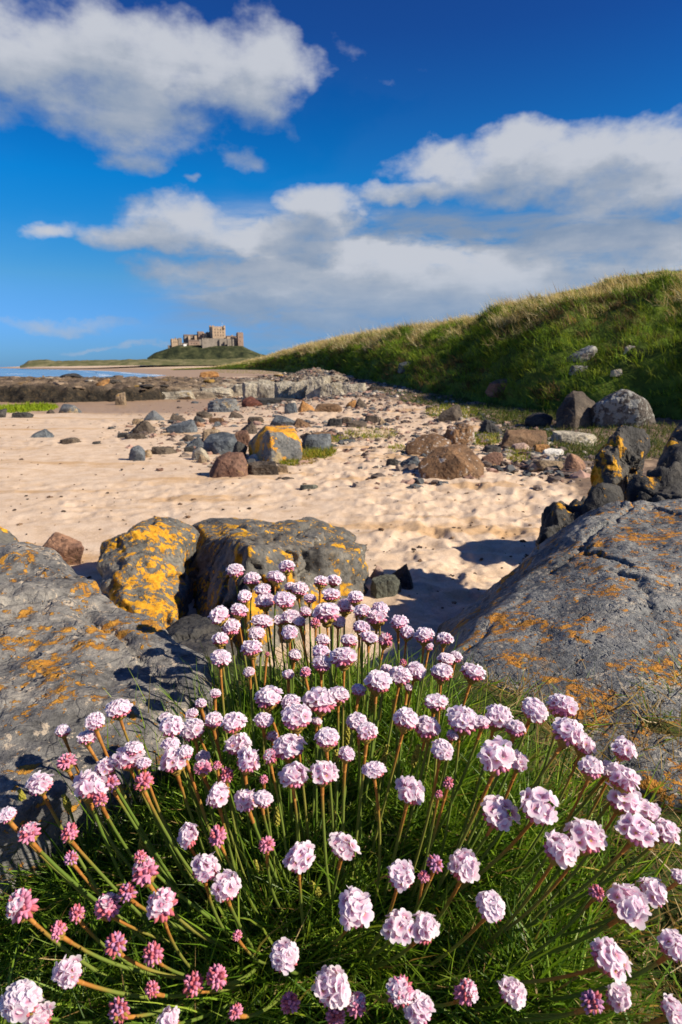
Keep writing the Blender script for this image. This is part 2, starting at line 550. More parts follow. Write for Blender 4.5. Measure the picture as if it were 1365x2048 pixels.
MAT['dark_tone'] = rock_mat('red_weed_rock', (0.05, 0.02, 0.016), (0.14, 0.05, 0.035), (0.26, 0.12, 0.07), 6, lth=0.75, white=0.7, bdist=0.06)


def attr_mat(name, trans=0.35, rough=0.6, spec=0.25, vary=0.0):
    m, nt, b = newmat(name, rough, spec)
    a = nd(nt, 'ShaderNodeAttribute', attribute_name='Col')
    col = a.outputs['Color']
    nt.links.new(col, b.inputs['Base Color'])
    if trans > 0:
        t = nt.nodes.new('ShaderNodeBsdfTranslucent')
        tcol = MIX(nt, 1.0, col, (1.25, 1.2, 0.7), 'MULTIPLY')
        nt.links.new(tcol, t.inputs['Color'])
        mx = nd(nt, 'ShaderNodeMixShader', i_0=trans)
        nt.links.new(b.outputs[0], mx.inputs[1])
        nt.links.new(t.outputs[0], mx.inputs[2])
        nt.links.new(mx.outputs[0], nt.nodes['Material Output'].inputs[0])
    return m


MAT['blade'] = attr_mat('leaf_blades', 0.42, 0.45, 0.4)
MAT['tuft'] = attr_mat('dune_grass_blades', 0.3, 0.75, 0.15)
MAT['attr'] = attr_mat('small_stones', 0.0, 0.8, 0.2)


def simple(name, c, rough=0.8, spec=0.2, var=0.25, scale=8, rnd=True, c2=None, bdist=0.0):
    m, nt, b = newmat(name, rough, spec)
    v = objcoord(nt, rnd)
    n = NOISE(nt, v, scale, 5, 0.6).outputs['Fac']
    lo = tuple(x * (1 - var) for x in c)
    hi = c2 or tuple(min(1, x * (1 + var)) for x in c)
    nt.links.new(RAMP(nt, n, [(0.3, lo), (0.7, hi)]), b.inputs['Base Color'])
    if bdist:
        bump(nt, b, n, 0.6, bdist)
    return m


# sand
m, nt, b = newmat('beach_sand', 0.92, 0.12)
geo = nt.nodes.new('ShaderNodeNewGeometry')
pos = geo.outputs['Position']
big = NOISE(nt, pos, 0.55, 4, 0.6, 0.4).outputs['Fac']
mp = nd(nt, 'ShaderNodeMapping', i_Scale=(0.35, 1.5, 1.0), i_Rotation=(0, 0, 0.12))
nt.links.new(pos, mp.inputs[0])
bands = NOISE(nt, mp.outputs[0], 0.9, 6, 0.65).outputs['Fac']
med = NOISE(nt, pos, 5.0, 6, 0.65).outputs['Fac']
grain = NOISE(nt, pos, 90.0, 3, 0.7).outputs['Fac']
col = RAMP(nt, med, [(0.3, (0.52, 0.37, 0.245)), (0.55, (0.63, 0.485, 0.36)), (0.8, (0.69, 0.56, 0.435))])
drift = SSTEP(nt, bands, 0.53, 0.66)
col = MIX(nt, M(nt, 'MULTIPLY', drift, 0.7), col, (0.47, 0.285, 0.13))
gr = RAMP(nt, grain, [(0.3, (0.82, 0.81, 0.8)), (0.7, (1.12, 1.12, 1.12))])
col = MIX(nt, 1.0, col, gr, 'MULTIPLY')
spk = SSTEP(nt, NOISE(nt, pos, 14.0, 3, 0.6).outputs['Fac'], 0.67, 0.72)
col = MIX(nt, M(nt, 'MULTIPLY', spk, 0.5), col, (0.16, 0.09, 0.05))
wet = nd(nt, 'ShaderNodeAttribute', attribute_name='wet').outputs['Fac']
soil = nd(nt, 'ShaderNodeAttribute', attribute_name='soil').outputs['Fac']
col = MIX(nt, wet, col, (0.27, 0.17, 0.10))
sn = NOISE(nt, pos, 2.5, 7, 0.7).outputs['Fac']
scol = RAMP(nt, sn, [(0.3, (0.07, 0.055, 0.045)), (0.5, (0.2, 0.14, 0.1)), (0.7, (0.36, 0.26, 0.18))])
sm = SSTEP(nt, M(nt, 'ADD', soil, M(nt, 'MULTIPLY', M(nt, 'SUBTRACT', sn, 0.5), 1.4)), 0.4, 0.7)
col = MIX(nt, sm, col, scol)
nt.links.new(col, b.inputs['Base Color'])
nt.links.new(RAMP(nt, wet, [(0, (0.92,) * 3), (1, (0.42,) * 3)]), b.inputs['Roughness'])
bump(nt, b, M(nt, 'ADD', M(nt, 'MULTIPLY', med, 1.0), M(nt, 'MULTIPLY', grain, 0.12)), 0.6, 0.022)
MAT['sand'] = m

# sea
m, nt, b = newmat('sea_water', 0.12, 0.5)
geo = nt.nodes.new('ShaderNodeNewGeometry')
mp = nd(nt, 'ShaderNodeMapping', i_Scale=(0.05, 0.22, 0.1))
nt.links.new(geo.outputs['Position'], mp.inputs[0])
wn = NOISE(nt, mp.outputs[0], 1.0, 6, 0.6).outputs['Fac']
mp2 = nd(nt, 'ShaderNodeMapping', i_Scale=(0.004, 0.02, 0.02))
nt.links.new(geo.outputs['Position'], mp2.inputs[0])
wb = NOISE(nt, mp2.outputs[0], 1.0, 4, 0.6).outputs['Fac']
foam = nd(nt, 'ShaderNodeAttribute', attribute_name='foam').outputs['Fac']
fm = SSTEP(nt, M(nt, 'ADD', foam, M(nt, 'MULTIPLY', M(nt, 'SUBTRACT', wn, 0.5), 1.5)), 0.55, 0.7)
col = RAMP(nt, wb, [(0.35, (0.10, 0.20, 0.32)), (0.65, (0.22, 0.33, 0.44))])
col = MIX(nt, fm, col, (0.8, 0.8, 0.8))
nt.links.new(col, b.inputs['Base Color'])
nt.links.new(RAMP(nt, fm, [(0, (0.22,) * 3), (1, (0.8,) * 3)]), b.inputs['Roughness'])
bump(nt, b, wn, 0.5, 0.35)
MAT['sea'] = m


def ground_mat(name, stops, scale, bdist=0.05, detail=7):
    m, nt, b = newmat(name, 0.92, 0.1)
    geo = nt.nodes.new('ShaderNodeNewGeometry')
    n = NOISE(nt, geo.outputs['Position'], scale, detail, 0.66, 0.3).outputs['Fac']
    nt.links.new(RAMP(nt, n, stops), b.inputs['Base Color'])
    bump(nt, b, n, 0.8, bdist)
    return m


MAT['hill'] = ground_mat('hill_turf', [(0.3, (0.025, 0.03, 0.010)), (0.48, (0.08, 0.12, 0.018)), (0.62, (0.16, 0.21, 0.03)), (0.75, (0.22, 0.18, 0.06))], 1.1, 0.25)
MAT['bank'] = ground_mat('bank_soil', [(0.3, (0.02, 0.03, 0.008)), (0.52, (0.05, 0.065, 0.018)), (0.68, (0.13, 0.10, 0.045)), (0.8, (0.2, 0.15, 0.08))], 26, 0.012)
MAT['fardune'] = ground_mat('far_dune', [(0.3, (0.06, 0.075, 0.03)), (0.5, (0.13, 0.125, 0.055)), (0.7, (0.26, 0.22, 0.12))], 0.06, 1.0)
MAT['crag'] = ground_mat('crag_turf', [(0.3, (0.012, 0.018, 0.012)), (0.46, (0.035, 0.042, 0.02)), (0.6, (0.075, 0.08, 0.035)), (0.75, (0.17, 0.14, 0.09))], 0.05, 4.0)
m, nt, b = newmat('rock_shelf', 0.8, 0.25)
geo = nt.nodes.new('ShaderNodeNewGeometry')
mp = nd(nt, 'ShaderNodeMapping', i_Scale=(0.5, 0.5, 3.0))
nt.links.new(geo.outputs['Position'], mp.inputs[0])
n1 = NOISE(nt, mp.outputs[0], 1.6, 8, 0.7, 0.5).outputs['Fac']
n2 = NOISE(nt, geo.outputs['Position'], 0.5, 5, 0.6).outputs['Fac']
pl = nd(nt, 'ShaderNodeAttribute', attribute_name='pale').outputs['Fac']
dark = RAMP(nt, n1, [(0.3, (0.04, 0.03, 0.022)), (0.46, (0.13, 0.095, 0.066)), (0.6, (0.25, 0.18, 0.12)), (0.75, (0.38, 0.29, 0.2))])
pale = RAMP(nt, n1, [(0.3, (0.09, 0.07, 0.05)), (0.48, (0.3, 0.25, 0.19)), (0.7, (0.5, 0.44, 0.35))])
och = SSTEP(nt, n2, 0.56, 0.68)
dark = MIX(nt, M(nt, 'MULTIPLY', och, 0.55), dark, (0.24, 0.14, 0.035))
wd = nd(nt, 'ShaderNodeAttribute', attribute_name='dark_tone').outputs['Fac']
n3 = NOISE(nt, geo.outputs['Position'], 4.5, 6, 0.7, 0.6).outputs['Fac']
wcol = RAMP(nt, n3, [(0.35, (0.012, 0.010, 0.008)), (0.55, (0.04, 0.032, 0.022)), (0.7, (0.13, 0.085, 0.04))])  # darker tone for the front face of the shelf
base = MIX(nt, pl, dark, pale)
nt.links.new(MIX(nt, wd, base, wcol), b.inputs['Base Color'])
bump(nt, b, M(nt, 'MULTIPLY_ADD', n3, 0.7, n1), 1.0, 0.2)
MAT['shelf'] = m

# flower materials
m, nt, b = newmat('thrift_petals', 0.55, 0.2)
t = nt.nodes.new('ShaderNodeTexCoord')
sp_ = nt.nodes.new('ShaderNodeSeparateXYZ')
nt.links.new(t.outputs['Object'], sp_.inputs[0])
att = nd(nt, 'ShaderNodeAttribute', attribute_name='rad').outputs['Fac']
oi = nt.nodes.new('ShaderNodeObjectInfo')
tint = RAMP(nt, oi.outputs['Random'], [(0, (0.93, 0.77, 0.90)), (0.5, (0.97, 0.85, 0.93)), (1, (0.98, 0.84, 0.90))])
col = RAMP(nt, att, [(0.0, (0.62, 0.42, 0.10)), (0.14, (0.7, 0.42, 0.42)), (0.34, (0.80, 0.48, 0.64)), (0.6, (0.97, 0.92, 0.97)), (1.0, (1.0, 1.0, 1.0))])
pc = MIX(nt, 1.0, tint, col, 'MULTIPLY')
pc = MIX(nt, SSTEP(nt, att, 0.10, 0.16), (0.55, 0.36, 0.08), pc)
pc = MIX(nt, SSTEP(nt, att, 0.55, 1.0), pc, MIX(nt, 0.6, tint, (0.98, 0.96, 0.98)))
nt.links.new(pc, b.inputs['Base Color'])
tr = nt.nodes.new('ShaderNodeBsdfTranslucent')
nt.links.new(pc, tr.inputs['Color'])
mx = nd(nt, 'ShaderNodeMixShader', i_0=0.5)
nt.links.new(b.outputs[0], mx.inputs[1])
nt.links.new(tr.outputs[0], mx.inputs[2])
nt.links.new(mx.outputs[0], nt.nodes['Material Output'].inputs[0])
MAT['petal'] = m
MAT['bud'] = simple('thrift_bud_pink', (0.52, 0.09, 0.21), 0.5, 0.3, 0.35, 400, c2=(0.80, 0.36, 0.50))
MAT['budviolet'] = simple('thrift_bud_violet', (0.40, 0.12, 0.30), 0.5, 0.3, 0.35, 400, c2=(0.62, 0.34, 0.52))
MAT['calyx'] = simple('thrift_calyx', (0.50, 0.05, 0.13), 0.6, 0.2, 0.4, 300, c2=(0.62, 0.2, 0.2))
MAT['bract'] = simple('thrift_bracts', (0.28, 0.12, 0.025), 0.65, 0.2, 0.5, 250, c2=(0.42, 0.30, 0.06))
MAT['sheath'] = simple('stem_sheath', (0.42, 0.15, 0.025), 0.6, 0.2, 0.4, 120, c2=(0.48, 0.22, 0.05))
m, nt, b = newmat('thrift_stem', 0.5, 0.3)
oi = nt.nodes.new('ShaderNodeObjectInfo')
up = nd(nt, 'ShaderNodeAttribute', attribute_name='up').outputs['Fac']
gcol = RAMP(nt, oi.outputs['Random'], [(0, (0.10, 0.16, 0.022)), (0.7, (0.15, 0.19, 0.035)), (1, (0.22, 0.20, 0.04))])
upv = M(nt, 'ADD', up, M(nt, 'MULTIPLY', M(nt, 'SUBTRACT', oi.outputs['Random'], 0.5), 0.25))
nt.links.new(MIX(nt, SSTEP(nt, upv, 0.76, 0.99), gcol, (0.36, 0.145, 0.03)), b.inputs['Base Color'])
MAT['stem'] = m
MAT['spike'] = simple('plantain_spike', (0.24, 0.26, 0.03), 0.6, 0.2, 0.5, 300, c2=(0.42, 0.36, 0.06))
MAT['root'] = simple('dry_root', (0.36, 0.22, 0.10), 0.8, 0.15, 0.4, 60, c2=(0.5, 0.34, 0.18))

# ------------------------------------------------------------------ terrain
FOOT = [(1900, 900, 9.5), (1500, 858, 11.5), (1365, 842, 13), (1100, 824, 15.5), (960, 803, 20), (830, 783, 25), (740, 762, 38), (650, 749, 60), (520, 738, 110), (430, 737, 135), (350, 738.5, 160)]
CREST = [(2100, 545, 20), (1500, 556, 24), (1365, 561, 26), (1200, 582, 28), (1060, 622, 33), (950, 651, 40), (860, 663, 48), (760, 672, 58), (640, 691, 85), (520, 720, 128), (430, 735, 150), (345, 739.5, 168)]
foot_w = np.array([P(*f) for f in FOOT])
crest_w = np.array([P(*c) for c in CREST])
SEA_Z = -3.4


def xfoot(y):
    return np.interp(y, foot_w[:, 1], foot_w[:, 0])


def zfoot(y):
    return np.interp(y, foot_w[:, 1], foot_w[:, 2])


def xwater(y):
    return np.interp(y, [0, 200, 350, 700, 1250, 3000], [-60, -75, -95, -255, -600, -1700])


def Hs(x, y):
    """smooth shape of the beach"""
    x = np.asarray(x, float)
    y = np.asarray(y, float)
    xf = xfoot(y)
    w = np.clip(y * 0.28, 2.0, 14)
    z = zfoot(y) * sstep(x, xf - w, xf + 0.5)
    z = np.where(y > 5, z, z * sstep(y, 2, 5))
    z = z - 0.38 * sstep(y, 13, 27) * sstep(-x, -1.5, 6.0)
    # beyond the rock shelf the shore falls to the sea and the far beach
    far_ = sstep(y, 62, 230)
    xw = xwater(y)
    zb = SEA_Z + np.clip((x - xw) * 0.0035, -3.0, 1.1) + sstep(y, 900, 1250) * 6.5 * sstep(x - xw, 40, 300)
    z = z * (1 - far_) + zb * far_
    return z


def H(x, y):
    z = Hs(x, y)
    x = np.asarray(x, float)
    y = np.asarray(y, float)
    near = 1 - sstep(y, 25, 60)
    churn = 0.12 + 0.88 * sstep(x + 0.15 * y + 0.8 * perlin(x * 0.6, y * 0.6, 0, 3), 0.2, 1.6)
    churn = np.maximum(churn, 0.55 * sstep(perlin(x * 0.35, y * 0.5, 2.2, 31), -0.05, 0.3))
    und = 0.05 * fbm(x * 0.5, y * 0.5, 0.3, 3, 0.5, 11)
    wx = x + 0.10 * perlin(x * 3, y * 3, 1.5, 21)
    wy = y + 0.10 * perlin(x * 3, y * 3, 7.5, 22)
    d1, r1 = cell(wx / 0.27, wy / 0.24, 5)
    d2, r2 = cell(wx / 0.13, wy / 0.12, 9)
    dim = -0.022 * (1 - sstep(d1, 0.1, 0.5)) * (0.3 + r1) + 0.012 * sstep(d1, 0.4, 0.6)
    d3, r3 = cell(wx / 0.075, wy / 0.07, 15)
    dim = dim - 0.009 * (1 - sstep(d3, 0.1, 0.5)) * r3
    dim = dim - 0.021 * (1 - sstep(d2, 0.1, 0.5)) * r2
    rough = 0.02 * fbm(x * 4.2, y * 4.2, 0, 3, 0.55, 41)
    return z + near * (und + churn * (dim + rough))


def gz(x, y):
    return float(Hs(np.array([x]), np.array([y]))[0])


_YS = np.geomspace(2.0, 2500, 360)


def GA(px, py):
    """where the rays through photo points meet the beach (arrays)"""
    px = np.atleast_1d(np.asarray(px, float))
    py = np.atleast_1d(np.asarray(py, float))
    out = np.zeros((len(px), 3))
    for s0 in range(0, len(px), 4000):
        sl = slice(s0, s0 + 4000)
        a = ((px[sl] - 682.5) / FPX)
        bb = ((1024 - py[sl]) / FPX)
        dy = UPV[1] * bb + FWD[1]
        dz = UPV[2] * bb + FWD[2]
        sx_ = (a / dy)[:, None]
        sz_ = (dz / dy)[:, None]
        Yg = _YS[None, :]
        diff = CZ + sz_ * Yg - Hs(sx_ * Yg, np.broadcast_to(Yg, (len(a), len(_YS))))
        below = diff <= 0
        k = np.where(below.any(1), below.argmax(1), len(_YS) - 1)
        k = np.clip(k, 1, len(_YS) - 1)
        i = np.arange(len(a))
        d0, d1 = diff[i, k - 1], diff[i, k]
        t = np.clip(d0 / (d0 - d1 + 1e-9), 0, 1)
        Yh = _YS[k - 1] + (_YS[k] - _YS[k - 1]) * t
        out[sl] = np.stack([sx_[:, 0] * Yh, Yh, CZ + sz_[:, 0] * Yh], 1)
    return out


def G(px, py):
    return Vector(GA(px, py)[0])


# beach: one sheet around the camera, out to the horizon
a_front = np.radians(np.linspace(-37, 37, 540))
a_back = np.radians(np.concatenate([np.linspace(38, 322, 60)]))
ang = np.concatenate([a_front, a_back])
rows_px = np.linspace(1500, 800, 360)
r_mid = np.array([P(682, p, 1.0).y and (CZ / max(1e-3, -((ray(682, p))[2] / ray(682, p)[1]))) for p in rows_px])
rr = np.concatenate([[0.05, 0.4, 0.8], r_mid, np.geomspace(r_mid[-1] * 1.04, 9000, 110)])
A, R = np.meshgrid(ang, rr)
X = np.sin(A) * R
Y = np.cos(A) * R
Z = H(X.ravel(), Y.ravel()).reshape(X.shape)
wetv = 0.8 * sstep(Y.ravel() + 2.0 * perlin(X.ravel() * .2, Y.ravel() * .2, 0, 77) + 0.35 * (X.ravel() + 8), 19, 24) * sstep(-X.ravel(), 1.5, 6) * (1 - sstep(Y.ravel(), 60, 90))
wetv = np.maximum(wetv, 0.75 * sstep(Y.ravel(), 150, 260) * (1 - sstep(Z.ravel(), SEA_Z + 0.9, SEA_Z + 2.4)))
xfv = xfoot(Y.ravel())
soilv = sstep(X.ravel(), xfv - np.clip(Y.ravel() * 0.2, 1.6, 8), xfv - 0.2) * (1 - sstep(Y.ravel(), 130, 180)) * sstep(Y.ravel(), 5, 9)
soilv = np.maximum(soilv, 0.9 * sstep(X.ravel() - np.interp(Y.ravel(), [4, 6, 9.2, 18], [2.3, 2.1, 2.5, 3.2]), -0.3, 0.7) * sstep(Y.ravel(), 5, 6.5) * (1 - sstep(Y.ravel(), 22, 30)))
me = mesh_np('beach_sand', np.stack([X, Y, Z], -1).reshape(-1, 3), grid_faces(len(rr), len(ang), True), attrs={'wet': wetv, 'soil': soilv}, mats=[MAT['sand']])
link('beach_sand', me, kind='structure')

# sea
sx = np.concatenate([np.linspace(-9000, -1000, 12), np.linspace(-950, 50, 120), np.linspace(100, 6000, 8)])
sy = np.concatenate([np.geomspace(75, 2000, 160), np.geomspace(2300, 15000, 14)])
SX, SY = np.meshgrid(sx, sy)
dw = xwater(SY) - SX
foam = np.zeros_like(SX)
for k, (o, w_) in enumerate([(6, 4), (30, 5), (75, 6)]):
    dd = dw + 9 * perlin(SX * 0.01 + k, SY * 0.012, k, 50)
    foam = np.maximum(foam, np.exp(-((dd - o) / w_) ** 2) * (0.9 - 0.22 * k))
bp = G(20, 749)
foam = np.maximum(foam, 1.1 * np.exp(-((SY - bp.y) / 6) ** 2 - ((SX - bp.x) / 16) ** 2))
me = mesh_np('sea', np.stack([SX, SY, np.full_like(SX, SEA_Z)], -1).reshape(-1, 3), grid_faces(len(sy), len(sx))[:, ::-1], attrs={'foam': foam.ravel()}, mats=[MAT['sea']])
link('sea', me, kind='structure')

# grassy hillside on the right
nu, nv = 260, 110
uu = np.linspace(0, 1, nu)


def along(pts, u):
    k = np.linspace(0, 1, len(pts))
    out = np.stack([np.interp(u, k, pts[:, i]) for i in range(3)], -1)
    return out


def smooth_line(pts, n=nu, it=10):
    # resample by an even parameter and relax, ends fixed
    q = along(pts, uu)
    for _ in range(it):
        q[1:-1] = 0.25 * q[:-2] + 0.5 * q[1:-1] + 0.25 * q[2:]
    return q


fu = np.array(foot_w)
cu = np.array(crest_w)
# match both lines point by point (same number of stations)
FL = smooth_line(fu)
CL = smooth_line(cu)
vv = np.linspace(-0.06, 1.55, nv)


def hill_point(u_i, v):
    f = FL[u_i]
    c = CL[u_i]
    s = np.sin(np.clip(v, 0, 1) * np.pi / 2) ** 0.70
    p = f + (c - f) * np.stack([v, v, s], -1)
    p[..., 2] += np.where(v > 1, -(v - 1) ** 2 * 0.9 * (c[..., 2] - f[..., 2]), 0) + np.where(v < 0, v * 3, 0)
    return p


UI, VV = np.meshgrid(np.arange(nu), vv, indexing='ij')
HP = hill_point(UI, VV)
hs = np.clip((CL[:, 2] - FL[:, 2])[:, None], 0.15, 6)
bmp = fbm(HP[..., 0] * 0.35, HP[..., 1] * 0.28, HP[..., 2] * 0.35, 5, 0.55, 91)
HP[..., 2] += bmp * 0.20 * hs ** 0.8 * sstep(VV, 0.0, 0.2) * (1 - 0.8 * np.exp(-((VV - 1.05) / 0.32) ** 2))
HP[..., 0] += -0.4 * fbm(HP[..., 0] * 0.5, HP[..., 1] * 0.5, 3.3, 3, 0.5, 95) * np.clip(hs / 4, 0, 1)
me = mesh_np('grassy_hillside', HP.reshape(-1, 3), grid_faces(nu, nv), mats=[MAT['hill']])
hill = link('grassy_hillside', me, kind='structure')


def blades(name, roots, dirs, L, W, bend, cols, segs, mat, kind='stuff', label=None, cat=None):
    N = len(roots)
    t = np.linspace(0, 1, segs + 1)
    rv = rng.normal(size=(N, 3))
    side = np.cross(dirs, rv)
    side /= np.linalg.norm(side, axis=1, keepdims=True) + 1e-9
    V = []
    for k in range(segs):
        c = roots + dirs * (L * t[k])[:, None] + bend * (L * t[k] ** 2)[:, None]
        w = (W * (1 - t[k]) ** 0.6 * (0.7 if k == 0 else 1.0) * 0.5)[:, None]
        V += [c - side * w, c + side * w]
    V.append(roots + dirs * L[:, None] + bend * L[:, None])
    V = np.stack(V, 1)
    nvx = 2 * segs + 1
    F = []
    for k in range(segs - 1):
        a = 2 * k
        F += [(a, a + 1, a + 3), (a, a + 3, a + 2)]
    a = 2 * (segs - 1)
    F.append((a, a + 1, a + 2))
    F = (np.array(F)[None] + (np.arange(N) * nvx)[:, None, None]).reshape(-1, 3)
    C = np.repeat(cols[:, None, :], nvx, 1)
    me = mesh_np(name, V.reshape(-1, 3), F, smooth=True, cols=C.reshape(-1, 3), mats=[mat])
    return link(name, me, kind=kind, label=label, cat=cat)


def pal(n, choices, weights, jit=0.2):
    ch = np.array(choices)
    idx = rng.choice(len(ch), n, p=np.array(weights) / sum(weights))
    return ch[idx] * (1 + jit * rng.normal(size=(n, 1))).clip(0.5, 1.6)


# grass on the hillside: tufts of blades, straw coloured along the crest
NT = 17000
ui = (rng.random(NT) ** 1.0 * (nu - 2)).astype(int)
vi = rng.random(NT) * 1.22
area_ok = rng.random(NT) < 1.0
vi_i = np.clip(((vi - vv[0]) / (vv[-1] - vv[0]) * (nv - 1)).astype(int), 0, nv - 2)
fr1, fr2 = rng.random((NT, 1)), rng.random((NT, 1))
rt = HP[ui, vi_i] * (1 - fr1) * (1 - fr2) + HP[ui + 1, vi_i] * fr1 * (1 - fr2) + HP[ui, vi_i + 1] * (1 - fr1) * fr2 + HP[ui + 1, vi_i + 1] * fr1 * fr2
clump = fbm(rt[:, 0] * 0.7, rt[:, 1] * 0.45, rt[:, 2] * 0.7, 3, 0.5, 63)
uf = ui / nu
# straw probability: along the crest and in clumps
crest_band = np.exp(-((vi - 0.9 - 0.12 * np.sin(uf * 23)) / 0.17) ** 2) * sstep(uf, 0.16, 0.42) + 0.8 * np.exp(-((vi - 0.66) / 0.09) ** 2) * (1 - sstep(uf, 0.3, 0.45))
straw = np.clip(crest_band * 0.72 + sstep(clump, 0.08, 0.35) * 0.5 * sstep(vi, 0.18, 0.4) + 0.34 * sstep(uf, 0.45, 0.7) * sstep(vi, 0.25, 0.5), 0, 0.9)
is_straw = rng.random(NT) < straw
PB = 13
tl = (0.17 + 0.12 * rng.random(NT)) * np.where(is_straw, 1.75, 1.0) * np.clip(0.75 + rt[:, 1] / 60, 0.8, 1.6) * np.clip(hs[ui, 0] / 2.5, 0.35, 1) * (1 - 0.58 * (1 - sstep(uf, 0.30, 0.62)) * sstep(vi, 0.6, 0.8))
wdt = 0.010 + rt[:, 1] * 0.00055
roots = np.repeat(rt, PB, 0) + rng.normal(size=(NT * PB, 3)) * np.array([0.08, 0.08, 0.0]) * (1 + np.repeat(rt[:, 1:2], PB, 0) / 40)
roots[:, 2] -= 0.03
dirs = rng.normal(size=(NT * PB, 3)) * 0.42 + np.array([-0.18, -0.05, 1.0])
dirs /= np.linalg.norm(dirs, axis=1, keepdims=True)
bend = rng.normal(size=(NT * PB, 3)) * 0.22 + np.array([-0.22, 0.0, -0.16])
bright = (uf < 0.42) & (vi > 0.7)  # sunlit upper slope painted in as lighter blade colour
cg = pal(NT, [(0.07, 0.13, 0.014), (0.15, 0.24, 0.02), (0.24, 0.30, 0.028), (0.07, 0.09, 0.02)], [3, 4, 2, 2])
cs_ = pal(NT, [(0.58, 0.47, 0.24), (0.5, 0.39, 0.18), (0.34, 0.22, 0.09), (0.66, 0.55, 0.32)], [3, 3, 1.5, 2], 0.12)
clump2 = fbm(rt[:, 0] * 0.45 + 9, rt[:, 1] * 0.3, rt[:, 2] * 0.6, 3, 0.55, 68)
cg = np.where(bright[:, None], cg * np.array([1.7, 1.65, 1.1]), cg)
rus = (rng.random(NT) < sstep(clump2, 0.02, 0.25) * 0.65 * (1 - sstep(vi, 0.75, 1.0)))[:, None]
cg = np.where(rus, pal(NT, [(0.10, 0.075, 0.03), (0.17, 0.11, 0.05), (0.06, 0.05, 0.02)], [2, 1.4, 2]), cg)
tcol = np.where(is_straw[:, None], cs_, cg)
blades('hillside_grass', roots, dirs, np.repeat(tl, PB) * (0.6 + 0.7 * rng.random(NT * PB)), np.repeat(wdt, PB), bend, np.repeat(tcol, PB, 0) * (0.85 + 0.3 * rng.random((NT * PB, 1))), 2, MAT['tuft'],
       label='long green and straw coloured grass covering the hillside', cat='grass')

# rock shelf at the left, in front of the sea
sxs = np.concatenate([np.linspace(-75, -22, 60), np.linspace(-21.8, 9, 300)])
sys_ = np.concatenate([np.linspace(26, 45, 210), np.linspace(45.3, 85, 110)])
QX, QY = np.meshgrid(sxs, sys_)
yfr = np.interp(QX, [-75, -22, -16, -11, -9.5, -6, -2, 4, 9], [27, 29.5, 30, 30.5, 32, 35, 36, 37, 38]) + 0.5 * fbm(QX * 0.35, QY * 0.15, 0, 4, 0.6, 13)
hf = np.interp(QX, [-75, -20, -11, -9, -5, 0, 9], [0.80, 0.70, 0.62, 0.36, 0.30, 0.42, 0.35])
stp = sstep(QY - yfr + 0.35 * fbm(QX * 1.2, QY * 3.2, 0, 5, 0.65, 14), 0, 1.5)
st2 = sstep(QY - yfr, 4, 5.0) * 0.10 + sstep(QY - yfr, 9, 10) * 0.08
blk, rb = cell(QX * 0.55 + 0.4 * perlin(QX, QY, 0, 4), QY * 0.42, 17)
blk2, rb2 = cell(QX * 1.7, QY * 1.2, 18)
QZ = Hs(QX, QY) - 0.25 * (1 - stp) + stp * (hf + st2 + 0.12 * (rb - 0.5) * sstep(QY - yfr, 1, 2.5) + 0.07 * (rb2 - 0.5) + 0.24 * fbm(QX * 0.7, QY * 0.7, 0, 6, 0.6, 19) + 0.12 * fbm(QX * 1.5, QY * 0.8, 3, 4, 0.6, 27, True))
gl = Hs(QX, QY)
tgt = -0.3 + hf
QZ = QZ - np.clip(QY - yfr - 2, 0, 40) * 0.013 * sstep(-QX, 2, 7)
front_dark = (1 - sstep(QY - yfr, 1.0, 1.9 + 0.5 * perlin(QX * 0.8, QY * 0.8, 0, 12))) * sstep(-QX, 7.5, 9.5)  # darkens the front face towards the left
QZ = QZ - 5 * sstep(QX, 5.0, 9) * (1 - sstep(QY, 42, 45)) * 0
edge = sstep(QX, xfoot(QY) - 2, xfoot(QY) + 0.5)
QZ = QZ * (1 - edge) + (gl - 0.4) * edge
QZ = np.where(QY < 60, QZ, QZ - (QY - 60) * 0.10 * (QX < 3))
palev = sstep(QX + 1.5 * perlin(QX * 0.4, QY * 0.4, 0, 3), -10.5, -5.5) * (0.35 + 0.65 * sstep(fbm(QX * 0.35, QY * 0.5, 1, 3, 0.5, 29), -0.1, 0.25))
me = mesh_np('rock_shelf', np.stack([QX, QY, QZ], -1).reshape(-1, 3), grid_faces(len(sys_), len(sxs))[:, ::-1], attrs={'pale': palev.ravel(), 'dark_tone': front_dark.ravel()}, mats=[MAT['shelf']])
link('rock_shelf', me, kind='structure')


def shelf_z(x, y):
    i = np.clip(np.searchsorted(sys_, y), 0, len(sys_) - 1)
    j = np.clip(np.searchsorted(sxs, x), 0, len(sxs) - 1)
    return max(gz(x, y), float(QZ[i, j]))


def shelf_za(x, y):
    i = np.clip(np.searchsorted(sys_, y), 0, len(sys_) - 1)
    j = np.clip(np.searchsorted(sxs, x), 0, len(sxs) - 1)
    return np.where((y > 26) & (y < 85) & (x < 9) & (x > -75), QZ[i, j], -9.0)


